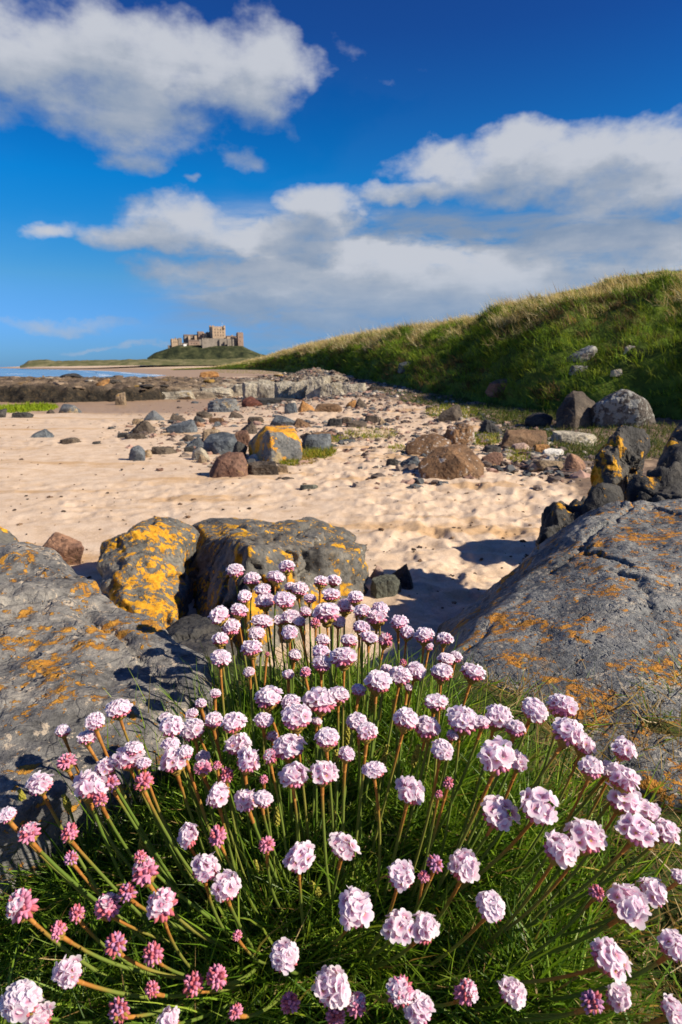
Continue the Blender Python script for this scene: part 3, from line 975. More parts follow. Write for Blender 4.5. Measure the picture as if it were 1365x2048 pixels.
# far dunes along the bay
dx_ = np.linspace(40, 620, 240)
top = np.interp(dx_, [40, 48, 58, 75, 92, 110, 200, 300, 420, 520, 620], [731.5, 728, 721.5, 719.5, 719, 721.5, 720, 718, 718, 715, 712])
top = top + 1.2 * fbm(dx_ * 0.06, dx_ * 0, 0, 4, 0.6, 33)
rowsY = np.array([1120, 1140, 1165, 1190, 1215, 1260])
prof = np.array([0.0, 0.25, 0.6, 0.9, 1.0, 0.6])
ft = np.interp(dx_, [40, 60, 100, 200, 300, 450, 620], [732, 730.5, 729.5, 728, 727, 727, 727]) + 0.5 * fbm(dx_ * 0.1, dx_ * 0, 5, 3, 0.6, 34)
V = []
for Yr, pr in zip(rowsY, prof):
    for i in range(len(dx_)):
        zt = P(dx_[i], top[i], Yr).z
        zf = P(dx_[i], ft[i], 1120).z - (3 if pr == 0 else 0)
        p = P(dx_[i], top[i], Yr)
        V.append((p.x, p.y, zf + (zt - zf) * pr + (0.7 * perlin(p.x * .05, p.y * .05, 0, 8) if 0 < pr < 1 else 0)))
me = mesh_np('far_dunes', V, grid_faces(len(rowsY), len(dx_)), mats=[MAT['fardune']])
link('far_dunes', me, kind='structure')

# castle crag
gx = np.linspace(295, 560, 150)
gy = np.linspace(1190, 1420, 60)
outl = np.interp(gx, [295, 310, 336, 346, 360, 400, 440, 487, 500, 519, 540, 560], [716, 706, 697.5, 694, 690.5, 690.5, 691, 692, 699, 707, 712, 716])
V = []
for Yr in gy:
    k = sstep(np.array([Yr]), 1190, 1262)[0]
    k = min(k, 1 - 0.5 * sstep(np.array([Yr]), 1330, 1420)[0])
    for i in range(len(gx)):
        pt = P(gx[i], outl[i], 1262)
        pb = P(gx[i], 719.5, 1190)
        x = P(gx[i], 720, Yr).x
        n = 3.2 * fbm(np.array([x * 0.03]), np.array([Yr * 0.03]), 0.0, 4, 0.55, 71)[0]
        V.append((x, Yr, pb.z - 2 + (pt.z - pb.z + 2) * k + n * 4 * k * (1 - k)))
me = mesh_np('castle_hill', V, grid_faces(len(gy), len(gx)), mats=[MAT['crag']])
link('castle_hill', me, kind='structure')

# ------------------------------------------------------------------ castle
MAT['stone_pink'] = simple('castle_sandstone', (0.43, 0.315, 0.215), 0.9, 0.1, 0.22, 0.25, rnd=False, bdist=0.3)
MAT['stone_grey'] = simple('castle_grey_stone', (0.25, 0.215, 0.18), 0.9, 0.1, 0.25, 0.2, rnd=False, bdist=0.3)
MAT['stone_red'] = simple('castle_red_stone', (0.29, 0.205, 0.16), 0.9, 0.1, 0.25, 0.2, rnd=False, bdist=0.3)
MAT['castle_roof'] = simple('castle_roof', (0.16, 0.12, 0.10), 0.8, 0.2, 0.25, 0.3, rnd=False)
MAT['castle_window'] = simple('castle_window_dark', (0.03, 0.03, 0.035), 0.4, 0.4, 0.2, 1.0)
MAT['whitewash'] = simple('white_paint', (0.78, 0.77, 0.74), 0.7, 0.2, 0.05, 1.0)
CY = 1290.0
YAW = math.radians(25)
castle_base = P(430, 690, CY)
castle = link('castle', None, label='pinkish stone castle with square keep and long curtain wall on the grassy crag', cat='castle', loc=castle_base)
CBX = np.array(castle_base)
_cs, _sn = math.cos(YAW), math.sin(YAW)


def castle_part(name, x0, x1, yt, yb, Y, dep, mat, merl=1.6, label=None, win=(), roof=0.0, sink=6.0, wscale=1.0):
    pa, pb_ = P(x0, yt, Y), P(x1, yt, Y)
    bot = P(x0, yb, Y).z - sink
    app = pb_.x - pa.x
    w = max(2.0, (app - dep * 0.23) / 0.97)
    c = np.array([(pa.x + pb_.x) / 2, Y, 0])
    mb = MB()
    topz = pa.z
    body_top = topz - (merl if merl else 0)
    mb.box((c[0] - CBX[0], c[1] - CBX[1], (body_top + bot) / 2 - CBX[2]), (w, dep, body_top - bot), YAW)

    def loc(u, v_, z):   # local offsets of the rotated box to castle coordinates
        return (c[0] + u * _cs - v_ * _sn - CBX[0], c[1] + u * _sn + v_ * _cs - CBX[1], z - CBX[2])
    if merl and not roof:
        n = max(2, int(w / 3.2))
        for i in range(n):
            u = -w / 2 + (i + 0.5) * w / n
            for s in (-1, 1):
                mb.box(loc(u, s * (dep / 2 - 0.7), body_top + merl / 2 - 0.01), (w / n * 0.58, 1.3, merl), YAW)
        n2 = max(2, int(dep / 3.2))
        for i in range(1, n2 - 1):
            v_ = -dep / 2 + (i + 0.5) * dep / n2
            for s in (-1, 1):
                mb.box(loc(s * (w / 2 - 0.7), v_, body_top + merl / 2 - 0.012), (1.3, dep / n2 * 0.58, merl), YAW)
    o = link(name, mb.mesh(name, [mat], smooth=False), castle, label=label)
    if roof:
        r = MB()
        V = [loc(-w / 2, -dep / 2 - .4, body_top + .02), loc(w / 2, -dep / 2 - .4, body_top + .02), loc(w / 2, dep / 2 + .4, body_top + .02), loc(-w / 2, dep / 2 + .4, body_top + .02), loc(-w / 2, 0, body_top + roof), loc(w / 2, 0, body_top + roof)]
        r.add(V, [(0, 1, 5, 4), (2, 3, 4, 5), (1, 2, 5), (3, 0, 4), (0, 3, 2, 1)])
        link('roof', r.mesh('roof', [MAT['castle_roof']], smooth=False), o)
    for (fu_, fz, ww, wh) in win:
        wb_ = MB()
        wb_.box(loc((fu_ - .5) * w, -dep / 2 - 0.02, bot + sink + (body_top - bot - sink) * fz), (ww, 0.5, wh), YAW)
        link('window', wb_.mesh('window', [MAT['castle_window']], smooth=False), o)
    return o


SP, SG, SR = MAT['stone_pink'], MAT['stone_grey'], MAT['stone_red']
kw = [(u, f, 1.4, 2.6) for f in (0.3, 0.55, 0.78) for u in (0.2, 0.42, 0.62, 0.82)]
castle_part('keep', 419, 450.5, 653, 678, CY, 26, SP, 1.8, 'tall square sunlit keep', kw)
for tx in (420.5, 426.2, 448.6):
    castle_part('corner_turret', tx - 2, tx + 2, 650.6, 656, CY - 8 if tx > 425 else CY + 6, 3.6, SP, 1.2, sink=1)
castle_part('curtain_wall', 404, 475, 677, 692, CY - 30, 6, SG, 1.5, 'long grey curtain wall')
for tx in (440, 456, 466, 410):
    castle_part('wall_buttress', tx - 2, tx + 2, 678, 692, CY - 34, 5, SG, 1.2)
castle_part('round_end_tower', 473, 486.5, 664.5, 693, CY - 20, 12, SR, 2.0, 'red stone tower at the seaward end', [(0.4, 0.7, 1.2, 2.2), (0.4, 0.4, 1.2, 2.2)])
castle_part('inner_range', 452, 474, 673.5, 680, CY - 8, 9, SP, 0.5, roof=2.5)
castle_part('chimney_block', 462.5, 466.5, 670, 676, CY - 6, 3, SP, 0.5, sink=2)
castle_part('state_rooms', 394, 408, 663, 684, CY + 4, 14, SR, 1.4, None, [(0.3, 0.75, 1.3, 3), (0.7, 0.75, 1.3, 3)])
castle_part('state_rooms', 405, 413.5, 666, 684, CY - 4, 10, SP, 1.0, None, [(0.5, 0.7, 1.3, 3)])
castle_part('state_rooms', 411.5, 421, 664, 684, CY + 12, 12, SG, 1.3)
castle_part('west_range', 367, 396, 672, 684, CY + 4, 12, SG, 0.5, 'long range with pitched roof', [(u, 0.55, 1.4, 2.4) for u in (0.2, 0.4, 0.6, 0.8)], roof=3.5)
castle_part('gable_tower', 375.5, 381, 671.5, 684, CY - 6, 7, SP, 1.0)
castle_part('gable_tower', 388, 394, 671, 684, CY - 6, 8, SP, 1.0)
castle_part('west_tower', 341, 355.5, 677.5, 697, CY - 8, 13, SP, 1.5, 'low sunlit tower at the landward end', [(0.35, 0.7, 1.2, 2.2), (0.7, 0.7, 1.2, 2.2)])
castle_part('west_turret', 350, 352.3, 674.5, 679, CY - 4, 2.5, SG, 0.8, sink=1)
castle_part('west_tower', 355, 364, 676, 692, CY - 4, 9, SG, 1.2)
castle_part('outer_wall', 336, 343, 690.5, 697, CY - 12, 5, SG, 0.8)
castle_part('lower_range', 376, 399, 682, 694, CY - 26, 9, SR, 0.4, None, [(u, 0.6, 1.2, 1.8) for u in (0.25, 0.5, 0.75)], roof=2.6)
castle_part('lower_range', 396, 407, 679, 693, CY - 20, 9, SG, 1.0)
castle_part('white_cottage', 366.5, 373.5, 687.5, 692, CY - 36, 5, MAT['whitewash'], 0.3, 'small white cottage under the wall', roof=1.4)
castle_part('terrace_wall', 360, 380, 686, 693, CY - 20, 5, SG, 0.6)
mb = MB()
fp = np.array(P(444.8, 652, CY)) - CBX
mb.tube([fp - (0, 0, 2), fp + (0, 0, 9.5)], 0.22, 6)
link('flagpole', mb.mesh('flagpole', [MAT['whitewash']]), castle)
mb = MB()
fp2 = np.array(P(482.5, 665, CY - 20)) - CBX
mb.tube([fp2 - (0, 0, 2), fp2 + (0, 0, 4.5)], 0.2, 6)
link('flagpole', mb.mesh('flagpole', [MAT['whitewash']]), castle)

# ------------------------------------------------------------------ rocks
ICO = {}


def ico(n):
    if n not in ICO:
        bm = bmesh.new()
        bmesh.ops.create_icosphere(bm, subdivisions=n, radius=1.0)
        V = np.array([v.co for v in bm.verts])
        V /= np.linalg.norm(V, axis=1, keepdims=True)
        F = np.array([[v.index for v in f.verts] for f in bm.faces])
        bm.free()
        ICO[n] = (V, F)
    return ICO[n]


def planes_surface(D, nrm, off, p):
    q = np.clip(D @ nrm.T, 0, None) / off[None, :]
    return (q ** p).sum(1) ** (-1.0 / p)


def displace(V, center, amp, freq, seed, ridge=0.5, strat=0.0):
    rel = V - center
    d = rel / (np.linalg.norm(rel, axis=1, keepdims=True) + 1e-9)
    x, y, z = V[:, 0] * freq, V[:, 1] * freq, V[:, 2] * freq
    n = fbm(x, y, z, 7, 0.56, seed) * (1 - ridge) + ridge * (fbm(x * 0.8 + 5, y * 0.8, z * 0.8, 5, 0.5, seed + 40, True) - 0.55)
    if strat:
        c = (x * 0.35 + y * 0.15 + z * 1.6) * 2.2 + 0.8 * fbm(x, y, z, 3, 0.5, seed + 80)
        n = n + strat * (np.abs((c % 1.0) - 0.5) * 2 - 0.5)
    return V + d * (n * amp)[:, None]


def hull_rock(name, pts, mat, label, cat='boulder', drop=None, sub=7, p=22, amp=0.02, freq=4.0, seed=1, ridge=0.5, strat=0.0, group=None, extra=(), cuts=14, cutd=0.22, smooth=True, cracks=0, crackd=0.02, crackw=0.006):
    pts = [Vector(q) for q in pts]
    if drop is not None:
        pts = pts + [Vector((q.x, q.y, drop)) for q in pts]
    pts = pts + [Vector(q) for q in extra]
    bm = bmesh.new()
    vs = [bm.verts.new(q) for q in pts]
    bmesh.ops.convex_hull(bm, input=vs)
    bmesh.ops.delete(bm, geom=[v for v in bm.verts if not v.link_faces], context='VERTS')
    hv = np.array([v.co for v in bm.verts])
    c = (hv.min(0) + hv.max(0)) / 2 * 0.4 + hv.mean(0) * 0.6
    bm.normal_update()
    nr, of = [], []
    for f in bm.faces:
        n = np.array(f.normal)
        o = float(n @ (np.array(f.verts[0].co) - c))
        if o < 0:
            n, o = -n, -o
        if o < 1e-4:
            continue
        if any(n @ k > 0.996 for k in nr):
            continue
        nr.append(n)
        of.append(o)
    bm.free()
    rr_ = np.random.default_rng(seed + 5000)
    for _ in range(cuts):       # broken-off corners
        n = rr_.normal(size=3)
        n /= np.linalg.norm(n)
        nr.append(n)
        of.append(float(((hv - c) @ n).max()) * (1 - cutd * rr_.random()))
    D, F = ico(sub)
    r = planes_surface(D, np.array(nr), np.array(of), p)
    V = c + D * r[:, None]
    V = displace(V, c, amp, freq, seed, ridge, strat)
    for _ in range(cracks):
        n = rr_.normal(size=3) * np.array([1, 1, 0.35])
        n /= np.linalg.norm(n)
        ext = np.abs((hv - c) @ n).max()
        o = rr_.uniform(-0.6, 0.6) * ext
        wob = 0.05 * ext * fbm(V[:, 0] * 6, V[:, 1] * 6, V[:, 2] * 6, 5, 0.6, seed + 200)
        dd = (V - c) @ n - o + wob
        dr = (V - c) / np.linalg.norm(V - c, axis=1, keepdims=True)
        fade = sstep(fbm(V[:, 0] * 2.5, V[:, 1] * 2.5, V[:, 2] * 2.5 + _, 2, 0.5, seed + 300), -0.25, 0.1)
        V = V - dr * (fade * (crackd * np.exp(-(dd / crackw) ** 2) + crackd * 0.45 * sstep(dd, -crackw, crackw)))[:, None]
    base = np.array([c[0], c[1], V[:, 2].min()])
    me = mesh_np(name, V - base, F, smooth=smooth, mats=[mat])
    return link(name, me, label=label, cat=cat, group=group, loc=base)


# the three big rocks round the flowers
hull_rock('boulder', [PD(430, 1296, .72), PD(200, 1172, .92), PD(95, 1078, 1.0), PD(0, 1066, .98), PD(-420, 1020, 1.02), PD(440, 1400, .62), PD(300, 1500, .54), PD(0, 1640, .46), PD(-480, 1700, .42)],
          MAT['rock_left'], 'flat grey slab boulder with orange lichen and flower shadows, left of the pink flowers', drop=0.25, sub=8, p=60, amp=0.030, freq=6.5, seed=3, ridge=0.5, cuts=10, cutd=0.06, cracks=7, crackd=0.010, crackw=0.005)
hull_rock('boulder', [PD(862, 1268, 1.5), PD(925, 1208, 1.65), PD(1010, 1160, 1.85), PD(1105, 1078, 2.1), PD(1162, 1034, 2.2), PD(1205, 1002, 1.6), PD(1365, 995, 1.55), PD(1700, 980, 1.4), PD(885, 1300, .92), PD(1012, 1205, 1.08), PD(1165, 1068, 1.27),
                      PD(900, 1430, .73), PD(1100, 1520, .64), PD(1365, 1600, .57), PD(1750, 1650, .55), PD(1280, 1003, 1.5), PD(1700, 990, 2.2)],
          MAT['rock_right'], 'big sloping blue-grey boulder speckled with orange lichen, right of the pink flowers', drop=0.2, sub=8, p=80, amp=0.024, freq=6.0, seed=9, ridge=0.5, cuts=4, cutd=0.04, cracks=6, crackd=0.009, crackw=0.005)
hull_rock('boulder', [P(222, 1064, 3.3), P(285, 1034, 3.7), P(362, 1034, 3.9), P(196, 1102, 3.2), P(188, 1145, 3.1), P(210, 1195, 2.9), P(340, 1262, 2.7), P(240, 1240, 2.7), P(368, 1190, 3.05), P(396, 1066, 3.7), P(290, 1055, 3.35), P(290, 1034, 4.2), P(388, 1045, 4.3), P(196, 1080, 4.0)],
          MAT['rock_yellow'], 'boulder thickly covered in bright yellow lichen, left half of the split pair', drop=-0.1, sub=7, p=70, amp=0.075, freq=4.0, seed=14, ridge=0.7, cuts=14, cutd=0.10, cracks=6, crackd=0.05, crackw=0.02)
hull_rock('boulder', [P(376, 1044, 4.3), P(430, 1028, 4.3), P(640, 1032, 4.2), P(744, 1074, 4.1), P(366, 1080, 4.3), P(496, 1088, 2.8), P(620, 1100, 3.1), P(754, 1096, 3.6), P(752, 1150, 3.5), P(346, 1160, 4.1), P(318, 1262, 3.7), P(492, 1310, 2.4), P(640, 1280, 2.8), P(560, 1036, 4.4)],
          MAT['rock_mid'], 'long flat-topped grey boulder with yellow patches, right half of the split pair', drop=-0.1, sub=7, p=90, amp=0.06, freq=4.0, seed=23, ridge=0.75, cuts=5, cutd=0.05, cracks=8, crackd=0.06, crackw=0.02)
hull_rock('boulder', [P(300, 1268, 2.5), P(345, 1222, 2.75), P(392, 1205, 2.8), P(440, 1222, 2.6), P(480, 1290, 2.3), P(410, 1340, 1.9), P(320, 1310, 2.1)], MAT['black'],  # filler added over the sand gap, its black stands for shade
          'added low filler rock, black for the shade in the gap below the split pair', drop=-0.1, sub=7, p=40, amp=0.05, freq=4.5, seed=27, ridge=0.7, cuts=18, cutd=0.12, cracks=4, crackd=0.04, crackw=0.02)
hull_rock('boulder', [P(-60, 1010, 1.5), P(0, 1026, 1.45), P(40, 1040, 1.45), P(56, 1075, 1.4), P(-60, 1080, 1.3)], MAT['rock_yellow'],
          'brownish yellow-tinged rock top peeping over the left slab at the photo edge', drop=0.5, sub=6, p=14, amp=0.02, freq=5, seed=5)

# dark pile at the right
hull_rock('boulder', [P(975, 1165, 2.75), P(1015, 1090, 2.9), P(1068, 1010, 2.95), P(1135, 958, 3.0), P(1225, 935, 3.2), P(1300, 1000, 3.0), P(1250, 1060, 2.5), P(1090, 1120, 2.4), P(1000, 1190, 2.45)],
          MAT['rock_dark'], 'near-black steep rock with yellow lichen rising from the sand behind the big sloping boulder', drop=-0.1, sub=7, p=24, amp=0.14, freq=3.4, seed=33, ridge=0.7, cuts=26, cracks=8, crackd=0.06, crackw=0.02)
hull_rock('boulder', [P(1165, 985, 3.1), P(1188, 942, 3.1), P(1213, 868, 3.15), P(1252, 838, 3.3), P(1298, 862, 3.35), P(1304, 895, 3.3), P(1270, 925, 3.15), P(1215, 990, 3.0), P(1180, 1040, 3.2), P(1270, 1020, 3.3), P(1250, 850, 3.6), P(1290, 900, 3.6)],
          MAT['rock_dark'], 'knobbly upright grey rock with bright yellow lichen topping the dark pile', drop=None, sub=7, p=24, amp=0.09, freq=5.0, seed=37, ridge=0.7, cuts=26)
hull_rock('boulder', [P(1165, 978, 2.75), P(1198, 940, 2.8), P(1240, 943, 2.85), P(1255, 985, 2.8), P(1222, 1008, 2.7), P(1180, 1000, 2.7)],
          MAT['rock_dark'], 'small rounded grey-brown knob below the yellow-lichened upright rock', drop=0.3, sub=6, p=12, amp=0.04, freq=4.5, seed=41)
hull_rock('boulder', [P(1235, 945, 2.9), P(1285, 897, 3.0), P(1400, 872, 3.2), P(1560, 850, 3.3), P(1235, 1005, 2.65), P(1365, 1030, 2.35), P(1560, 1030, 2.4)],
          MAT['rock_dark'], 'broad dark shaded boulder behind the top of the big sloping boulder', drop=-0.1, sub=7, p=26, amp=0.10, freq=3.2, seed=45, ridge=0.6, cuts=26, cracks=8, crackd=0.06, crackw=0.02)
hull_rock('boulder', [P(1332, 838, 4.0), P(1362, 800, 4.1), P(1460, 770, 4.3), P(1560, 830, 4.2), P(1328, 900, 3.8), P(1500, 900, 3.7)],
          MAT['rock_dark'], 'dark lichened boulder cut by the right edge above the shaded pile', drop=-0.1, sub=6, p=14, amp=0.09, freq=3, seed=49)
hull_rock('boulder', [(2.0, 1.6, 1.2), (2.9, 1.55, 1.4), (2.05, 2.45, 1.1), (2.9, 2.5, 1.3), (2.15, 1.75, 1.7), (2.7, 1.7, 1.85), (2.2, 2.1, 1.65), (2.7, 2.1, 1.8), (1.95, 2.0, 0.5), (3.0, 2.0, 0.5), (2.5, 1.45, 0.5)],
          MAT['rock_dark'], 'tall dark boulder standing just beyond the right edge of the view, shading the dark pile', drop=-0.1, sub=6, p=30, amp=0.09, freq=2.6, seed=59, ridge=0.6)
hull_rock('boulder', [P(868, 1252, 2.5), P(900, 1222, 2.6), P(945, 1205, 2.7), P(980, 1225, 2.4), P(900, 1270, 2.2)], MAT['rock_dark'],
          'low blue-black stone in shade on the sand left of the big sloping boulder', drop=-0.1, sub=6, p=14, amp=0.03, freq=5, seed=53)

# boulders on the beach: x0, x1, top, base, material, style, label
BEACH = [
    (292, 335, 820, 843, 'slate_orange', 'round', 'grey stone with an orange top, leftmost in the far row on the sand'),
    (335, 373, 826, 843.5, 'dkbrown', 'wedge', 'dark brown-sided stone just right of the orange-topped stone'),
    (265, 290, 837, 848, 'tan', 'slab', 'low tan stone just left below the orange-topped stone'),
    (260, 309, 841, 865, 'dkbrown', 'wedge', 'pointed grey-brown stone on the sand with a ridge'),
    (250, 297, 866, 880.5, 'dkbrown', 'slab', 'low flat brown stone below the pointed grey-brown stone'),
    (236, 262, 865, 876, 'black', 'slab', 'little black stone touching the low flat brown stone'),
    (384, 412, 831, 844, 'black', 'wedge', 'dark stone just behind the slate-blue wedge'),
    (394, 427, 821, 837, 'dkbrown', 'block', 'blocky brown stone behind the slate-blue wedge'),
    (389, 411, 843, 855, 'redbrown', 'round', 'low rust-brown stone at the right end of the slate-blue wedge'),
    (413, 482, 795, 825, 'slate_orange', 'block', 'large grey boulder with a rusty orange crown near the pale outcrop'),
    (456, 490, 821, 838, 'dkbrown', 'wedge', 'dark-and-brown split stone in front of the rusty-crowned boulder'),
    (419, 450, 835, 846, 'brown', 'slab', 'low brown stone half sunk in sand before the rusty-crowned boulder'),
    (421, 433, 855, 864, 'orange', 'round', 'small bright orange cobble on the sand'),
    (476, 516, 844, 868, 'dkbrown', 'wedge', 'brown-grey triangular stone behind the orange-topped boulder'),
    (496, 528, 833, 846, 'dkbrown', 'slab', 'dark stone with a white patch, behind the triangular stone'),
    (470, 503, 862, 892, 'redbrown', 'block', 'dull red-brown rock wedged left of the orange-topped boulder'),
    (363, 388, 870, 884, 'dkbrown', 'round', 'low dark stone at the left tip of the central cluster'),
    (368, 412, 874, 893, 'slate', 'wedge', 'dark slanting slab at the left of the central cluster'),
    (402, 452, 858, 884, 'tan', 'block', 'tan rough rock behind the rounded blue-grey boulder'),
    (255, 294, 893, 922, 'slate', 'round', 'smooth blue-grey stone alone on the sand, nearest at left'),
    (286, 305, 900, 916, 'tan', 'round', 'small tan cobble against the smooth blue-grey stone'),
    (305, 355, 893, 911, 'dkbrown', 'slab', 'loaf-shaped grey stone with a pale flat top'),
    (369, 392, 892, 905, 'black', 'slab', 'black stone tucked under the rounded blue-grey boulder'),
    (383, 420, 896, 922, 'pale', 'round', 'pale grey cobble at the front left of the central cluster'),
    (396, 414, 908, 926, 'tan', 'round', 'small tan stone leaning on the pale grey cobble'),
    (450, 478, 892, 907, 'white', 'round', 'white stone below the rounded blue-grey boulder'),
    (466, 496, 884, 915, 'black', 'round', 'black rock in shade between the white stone and the orange-topped boulder'),
    (487, 562, 924, 953, 'dkbrown', 'slab', 'low dark brown block lying before the orange-topped boulder'),
    (548, 578, 930, 947, 'tan', 'slab', 'small tan block at the end of the low dark brown block'),
    (602, 663, 870, 905, 'slate', 'round', 'slate-blue boulder with yellow grass right of the orange-topped boulder'),
    (622, 668, 864, 880, 'brown', 'slab', 'brown flat stone behind the grassy slate-blue boulder'),
    (604, 626, 867, 882, 'dkbrown', 'round', 'small dark stone left of the brown flat stone behind the slate-blue boulder'),
    (539, 594, 830, 852, 'slate', 'round', 'pale blue-grey humped boulder behind the orange-topped boulder'),
    (584, 626, 836, 856, 'brown', 'wedge', 'brown stone joined to the right of the pale humped boulder'),
    (650, 685, 836, 854, 'black', 'block', 'dark blocky stone in the middle of the sand'),
    (683, 706, 835, 850, 'dkbrown', 'block', 'brownish stone right of the dark blocky stone'),
    (690, 735, 842, 857, 'dkbrown', 'slab', 'flat brown stone before the green strip of beach grass'),
    (728, 760, 830, 845, 'dkbrown', 'slab', 'dark low stone at the right of the middle row'),
    (757, 777, 836, 850, 'tan', 'wedge', 'little brown stone right of the dark low stone in the middle row'),
    (569, 596, 806, 828, 'slate', 'block', 'small grey angular stone below the pale outcrop'),
    (595, 633, 802, 823, 'orange', 'wedge', 'ochre-topped stone below the pale outcrop'),
    (628, 685, 807, 826, 'brown', 'slab', 'long brown stone with an orange end below the outcrop'),
    (692, 713, 801, 814, 'orange', 'round', 'rust-orange stone right of the long brown stone'),
    (710, 738, 797, 814.5, 'dkbrown', 'wedge', 'dark stone touching the rust-orange stone'),
    (484, 526, 792, 813, 'dark_tone', 'round', 'rock coated with dark red seaweed beside the rusty-crowned boulder'),
    (62, 105, 858, 875, 'slate', 'wedge', 'lone dark grey stone, leftmost on the open sand'),
    (119, 159, 875, 889.5, 'dkbrown', 'slab', 'lone flat brown-grey stone on the sand, second from the left'),
    (185, 202, 882, 889, 'black', 'slab', 'tiny black stone on the open sand at left'),
    (119, 160, 807, 827, 'slate_orange', 'round', 'orange-topped round stone at the edge of the wet sand'),
    (94, 112, 819, 829, 'dkbrown', 'round', 'small dark brown stone by the green algae'),
    (27, 67, 823, 838, 'black', 'slab', 'low dark rock in front of the green algae'),
    (-14, 14, 818, 836, 'black', 'round', 'dark rock at the left edge beside the algae'),
    (232, 255, 785, 810, 'tan', 'block', 'brown block standing at the right end of the dark ledge'),
    (884, 952, 849, 889, 'browntop', 'block', 'brown boulder with a chalky top at the back of the right-hand group'),
    (797, 849, 911, 938, 'slate', 'wedge', 'slate-blue stone at the left foot of the largest brown boulder'),
    (772, 798, 918, 936, 'black', 'slab', 'small dark flat stone left of the slate-blue stone by the brown group'),
    (919, 961, 936, 959, 'brown', 'block', 'small square brown block at the right foot of the largest brown boulder'),
    (955, 1023, 838, 869, 'black', 'wedge', 'black peaked rock behind the long brown slab'),
    (1047, 1103, 826, 854, 'black', 'round', 'dark rounded stones in shade left of the tall dark boulder'),
    (1180, 1308, 785, 856, 'mottled', 'round', 'round boulder mottled with white lichen at the hill foot'),
    (1102, 1197, 864, 889, 'pale', 'slab', 'pale flat slab below the tall dark boulder'),
    (1019, 1061, 886, 903, 'pink', 'slab', 'pinkish flat stone before the long brown slab'),
    (1067, 1098, 890, 909, 'orange', 'block', 'orange-brown stone before the pale flat slab'),
    (1083, 1128, 898, 913, 'white', 'slab', 'off-white flat stone right of the orange-brown stone'),
    (969, 1006, 890, 907, 'black', 'slab', 'dark stone right of the largest brown boulder'),
    (1127, 1172, 909, 944, 'redbrown', 'round', 'red-brown stone in shade left of the knobbly upright rock'),
    (1060, 1130, 920, 940, 'tan', 'slab', 'low sandy-brown stone half buried before the red-brown stone'),
    (960, 1010, 905, 930, 'redbrown', 'slab', 'ruddy broken stone between the brown group and the pinkish stone'),
    (740, 803, 1155, 1198, 'greenrock', 'block', 'smooth dark green flat-faced stone right of the split pair'),
    (758, 828, 1134, 1180, 'black', 'wedge', 'black angular stone behind the dark green flat-faced stone'),
    (738, 768, 1133, 1160, 'pink', 'round', 'dusky red stone behind the dark green flat-faced stone'),
    (82, 181, 1072, 1128, 'redbrown', 'round', 'dark red-brown stone on the sand behind the left slab'),
    (600, 637, 969, 981, 'greenrock', 'slab', 'small greenish flat stone on the open sand'),
    (1135, 1163, 1000, 1020, 'black', 'round', 'small dark cobble on the sand left of the dark pile'),
    (560, 590, 955, 962, 'dkbrown', 'slab', 'tiny dark flat stone just below the low dark brown block'),
]
OUTCROP = [
    (466, 493, 769, 786, 'pale', 'block', 'small cream rock at the left end of the pale outcrop'),
    (484, 534, 764, 797, 'pale', 'block', 'cream rock with a sloping left side in the pale outcrop'),
    (515, 566, 760, 798, 'pale', 'block', 'second tall cream crag from the left in the pale outcrop'),
    (548, 598, 764, 800, 'pale', 'block', 'narrow cream crag left of the centre gap in the outcrop'),
    (577, 632, 759, 797, 'pale', 'block', 'broad cream crag at the middle of the pale outcrop'),
    (611, 662, 753, 795, 'pale', 'block', 'tallest grey-cream crag in the pale outcrop'),
    (640, 698, 763, 794, 'pale', 'block', 'sloping cream rock right of the tallest crag'),
    (684, 735, 765, 790, 'pale', 'slab', 'low cream rock at the right end of the pale outcrop'),
    (396, 468, 775, 792, 'pale', 'slab', 'flat whitish slab left of the pale outcrop'),
    (287, 395, 780, 798, 'pale', 'slab', 'long low whitish slab at the edge of the sand'),
    (500, 600, 797, 812, 'black', 'slab', 'dark wet flat rock at the left below the pale outcrop'),
    (590, 700, 794, 806, 'black', 'slab', 'dark wet flat rock at the right below the pale outcrop'),
    (730, 790, 772, 792, 'dkbrown', 'slab', 'dark shaded rock right of the pale outcrop'),
    (400, 440, 742, 752, 'orange', 'slab', 'ochre rock at the tip of the green grass tongue'),
    (190, 222, 757, 772, 'orange', 'round', 'ochre rock standing up on the dark shelf'),
    (120, 170, 746, 757, 'black', 'round', 'dark rock on the skyline of the shelf before the sea'),
]


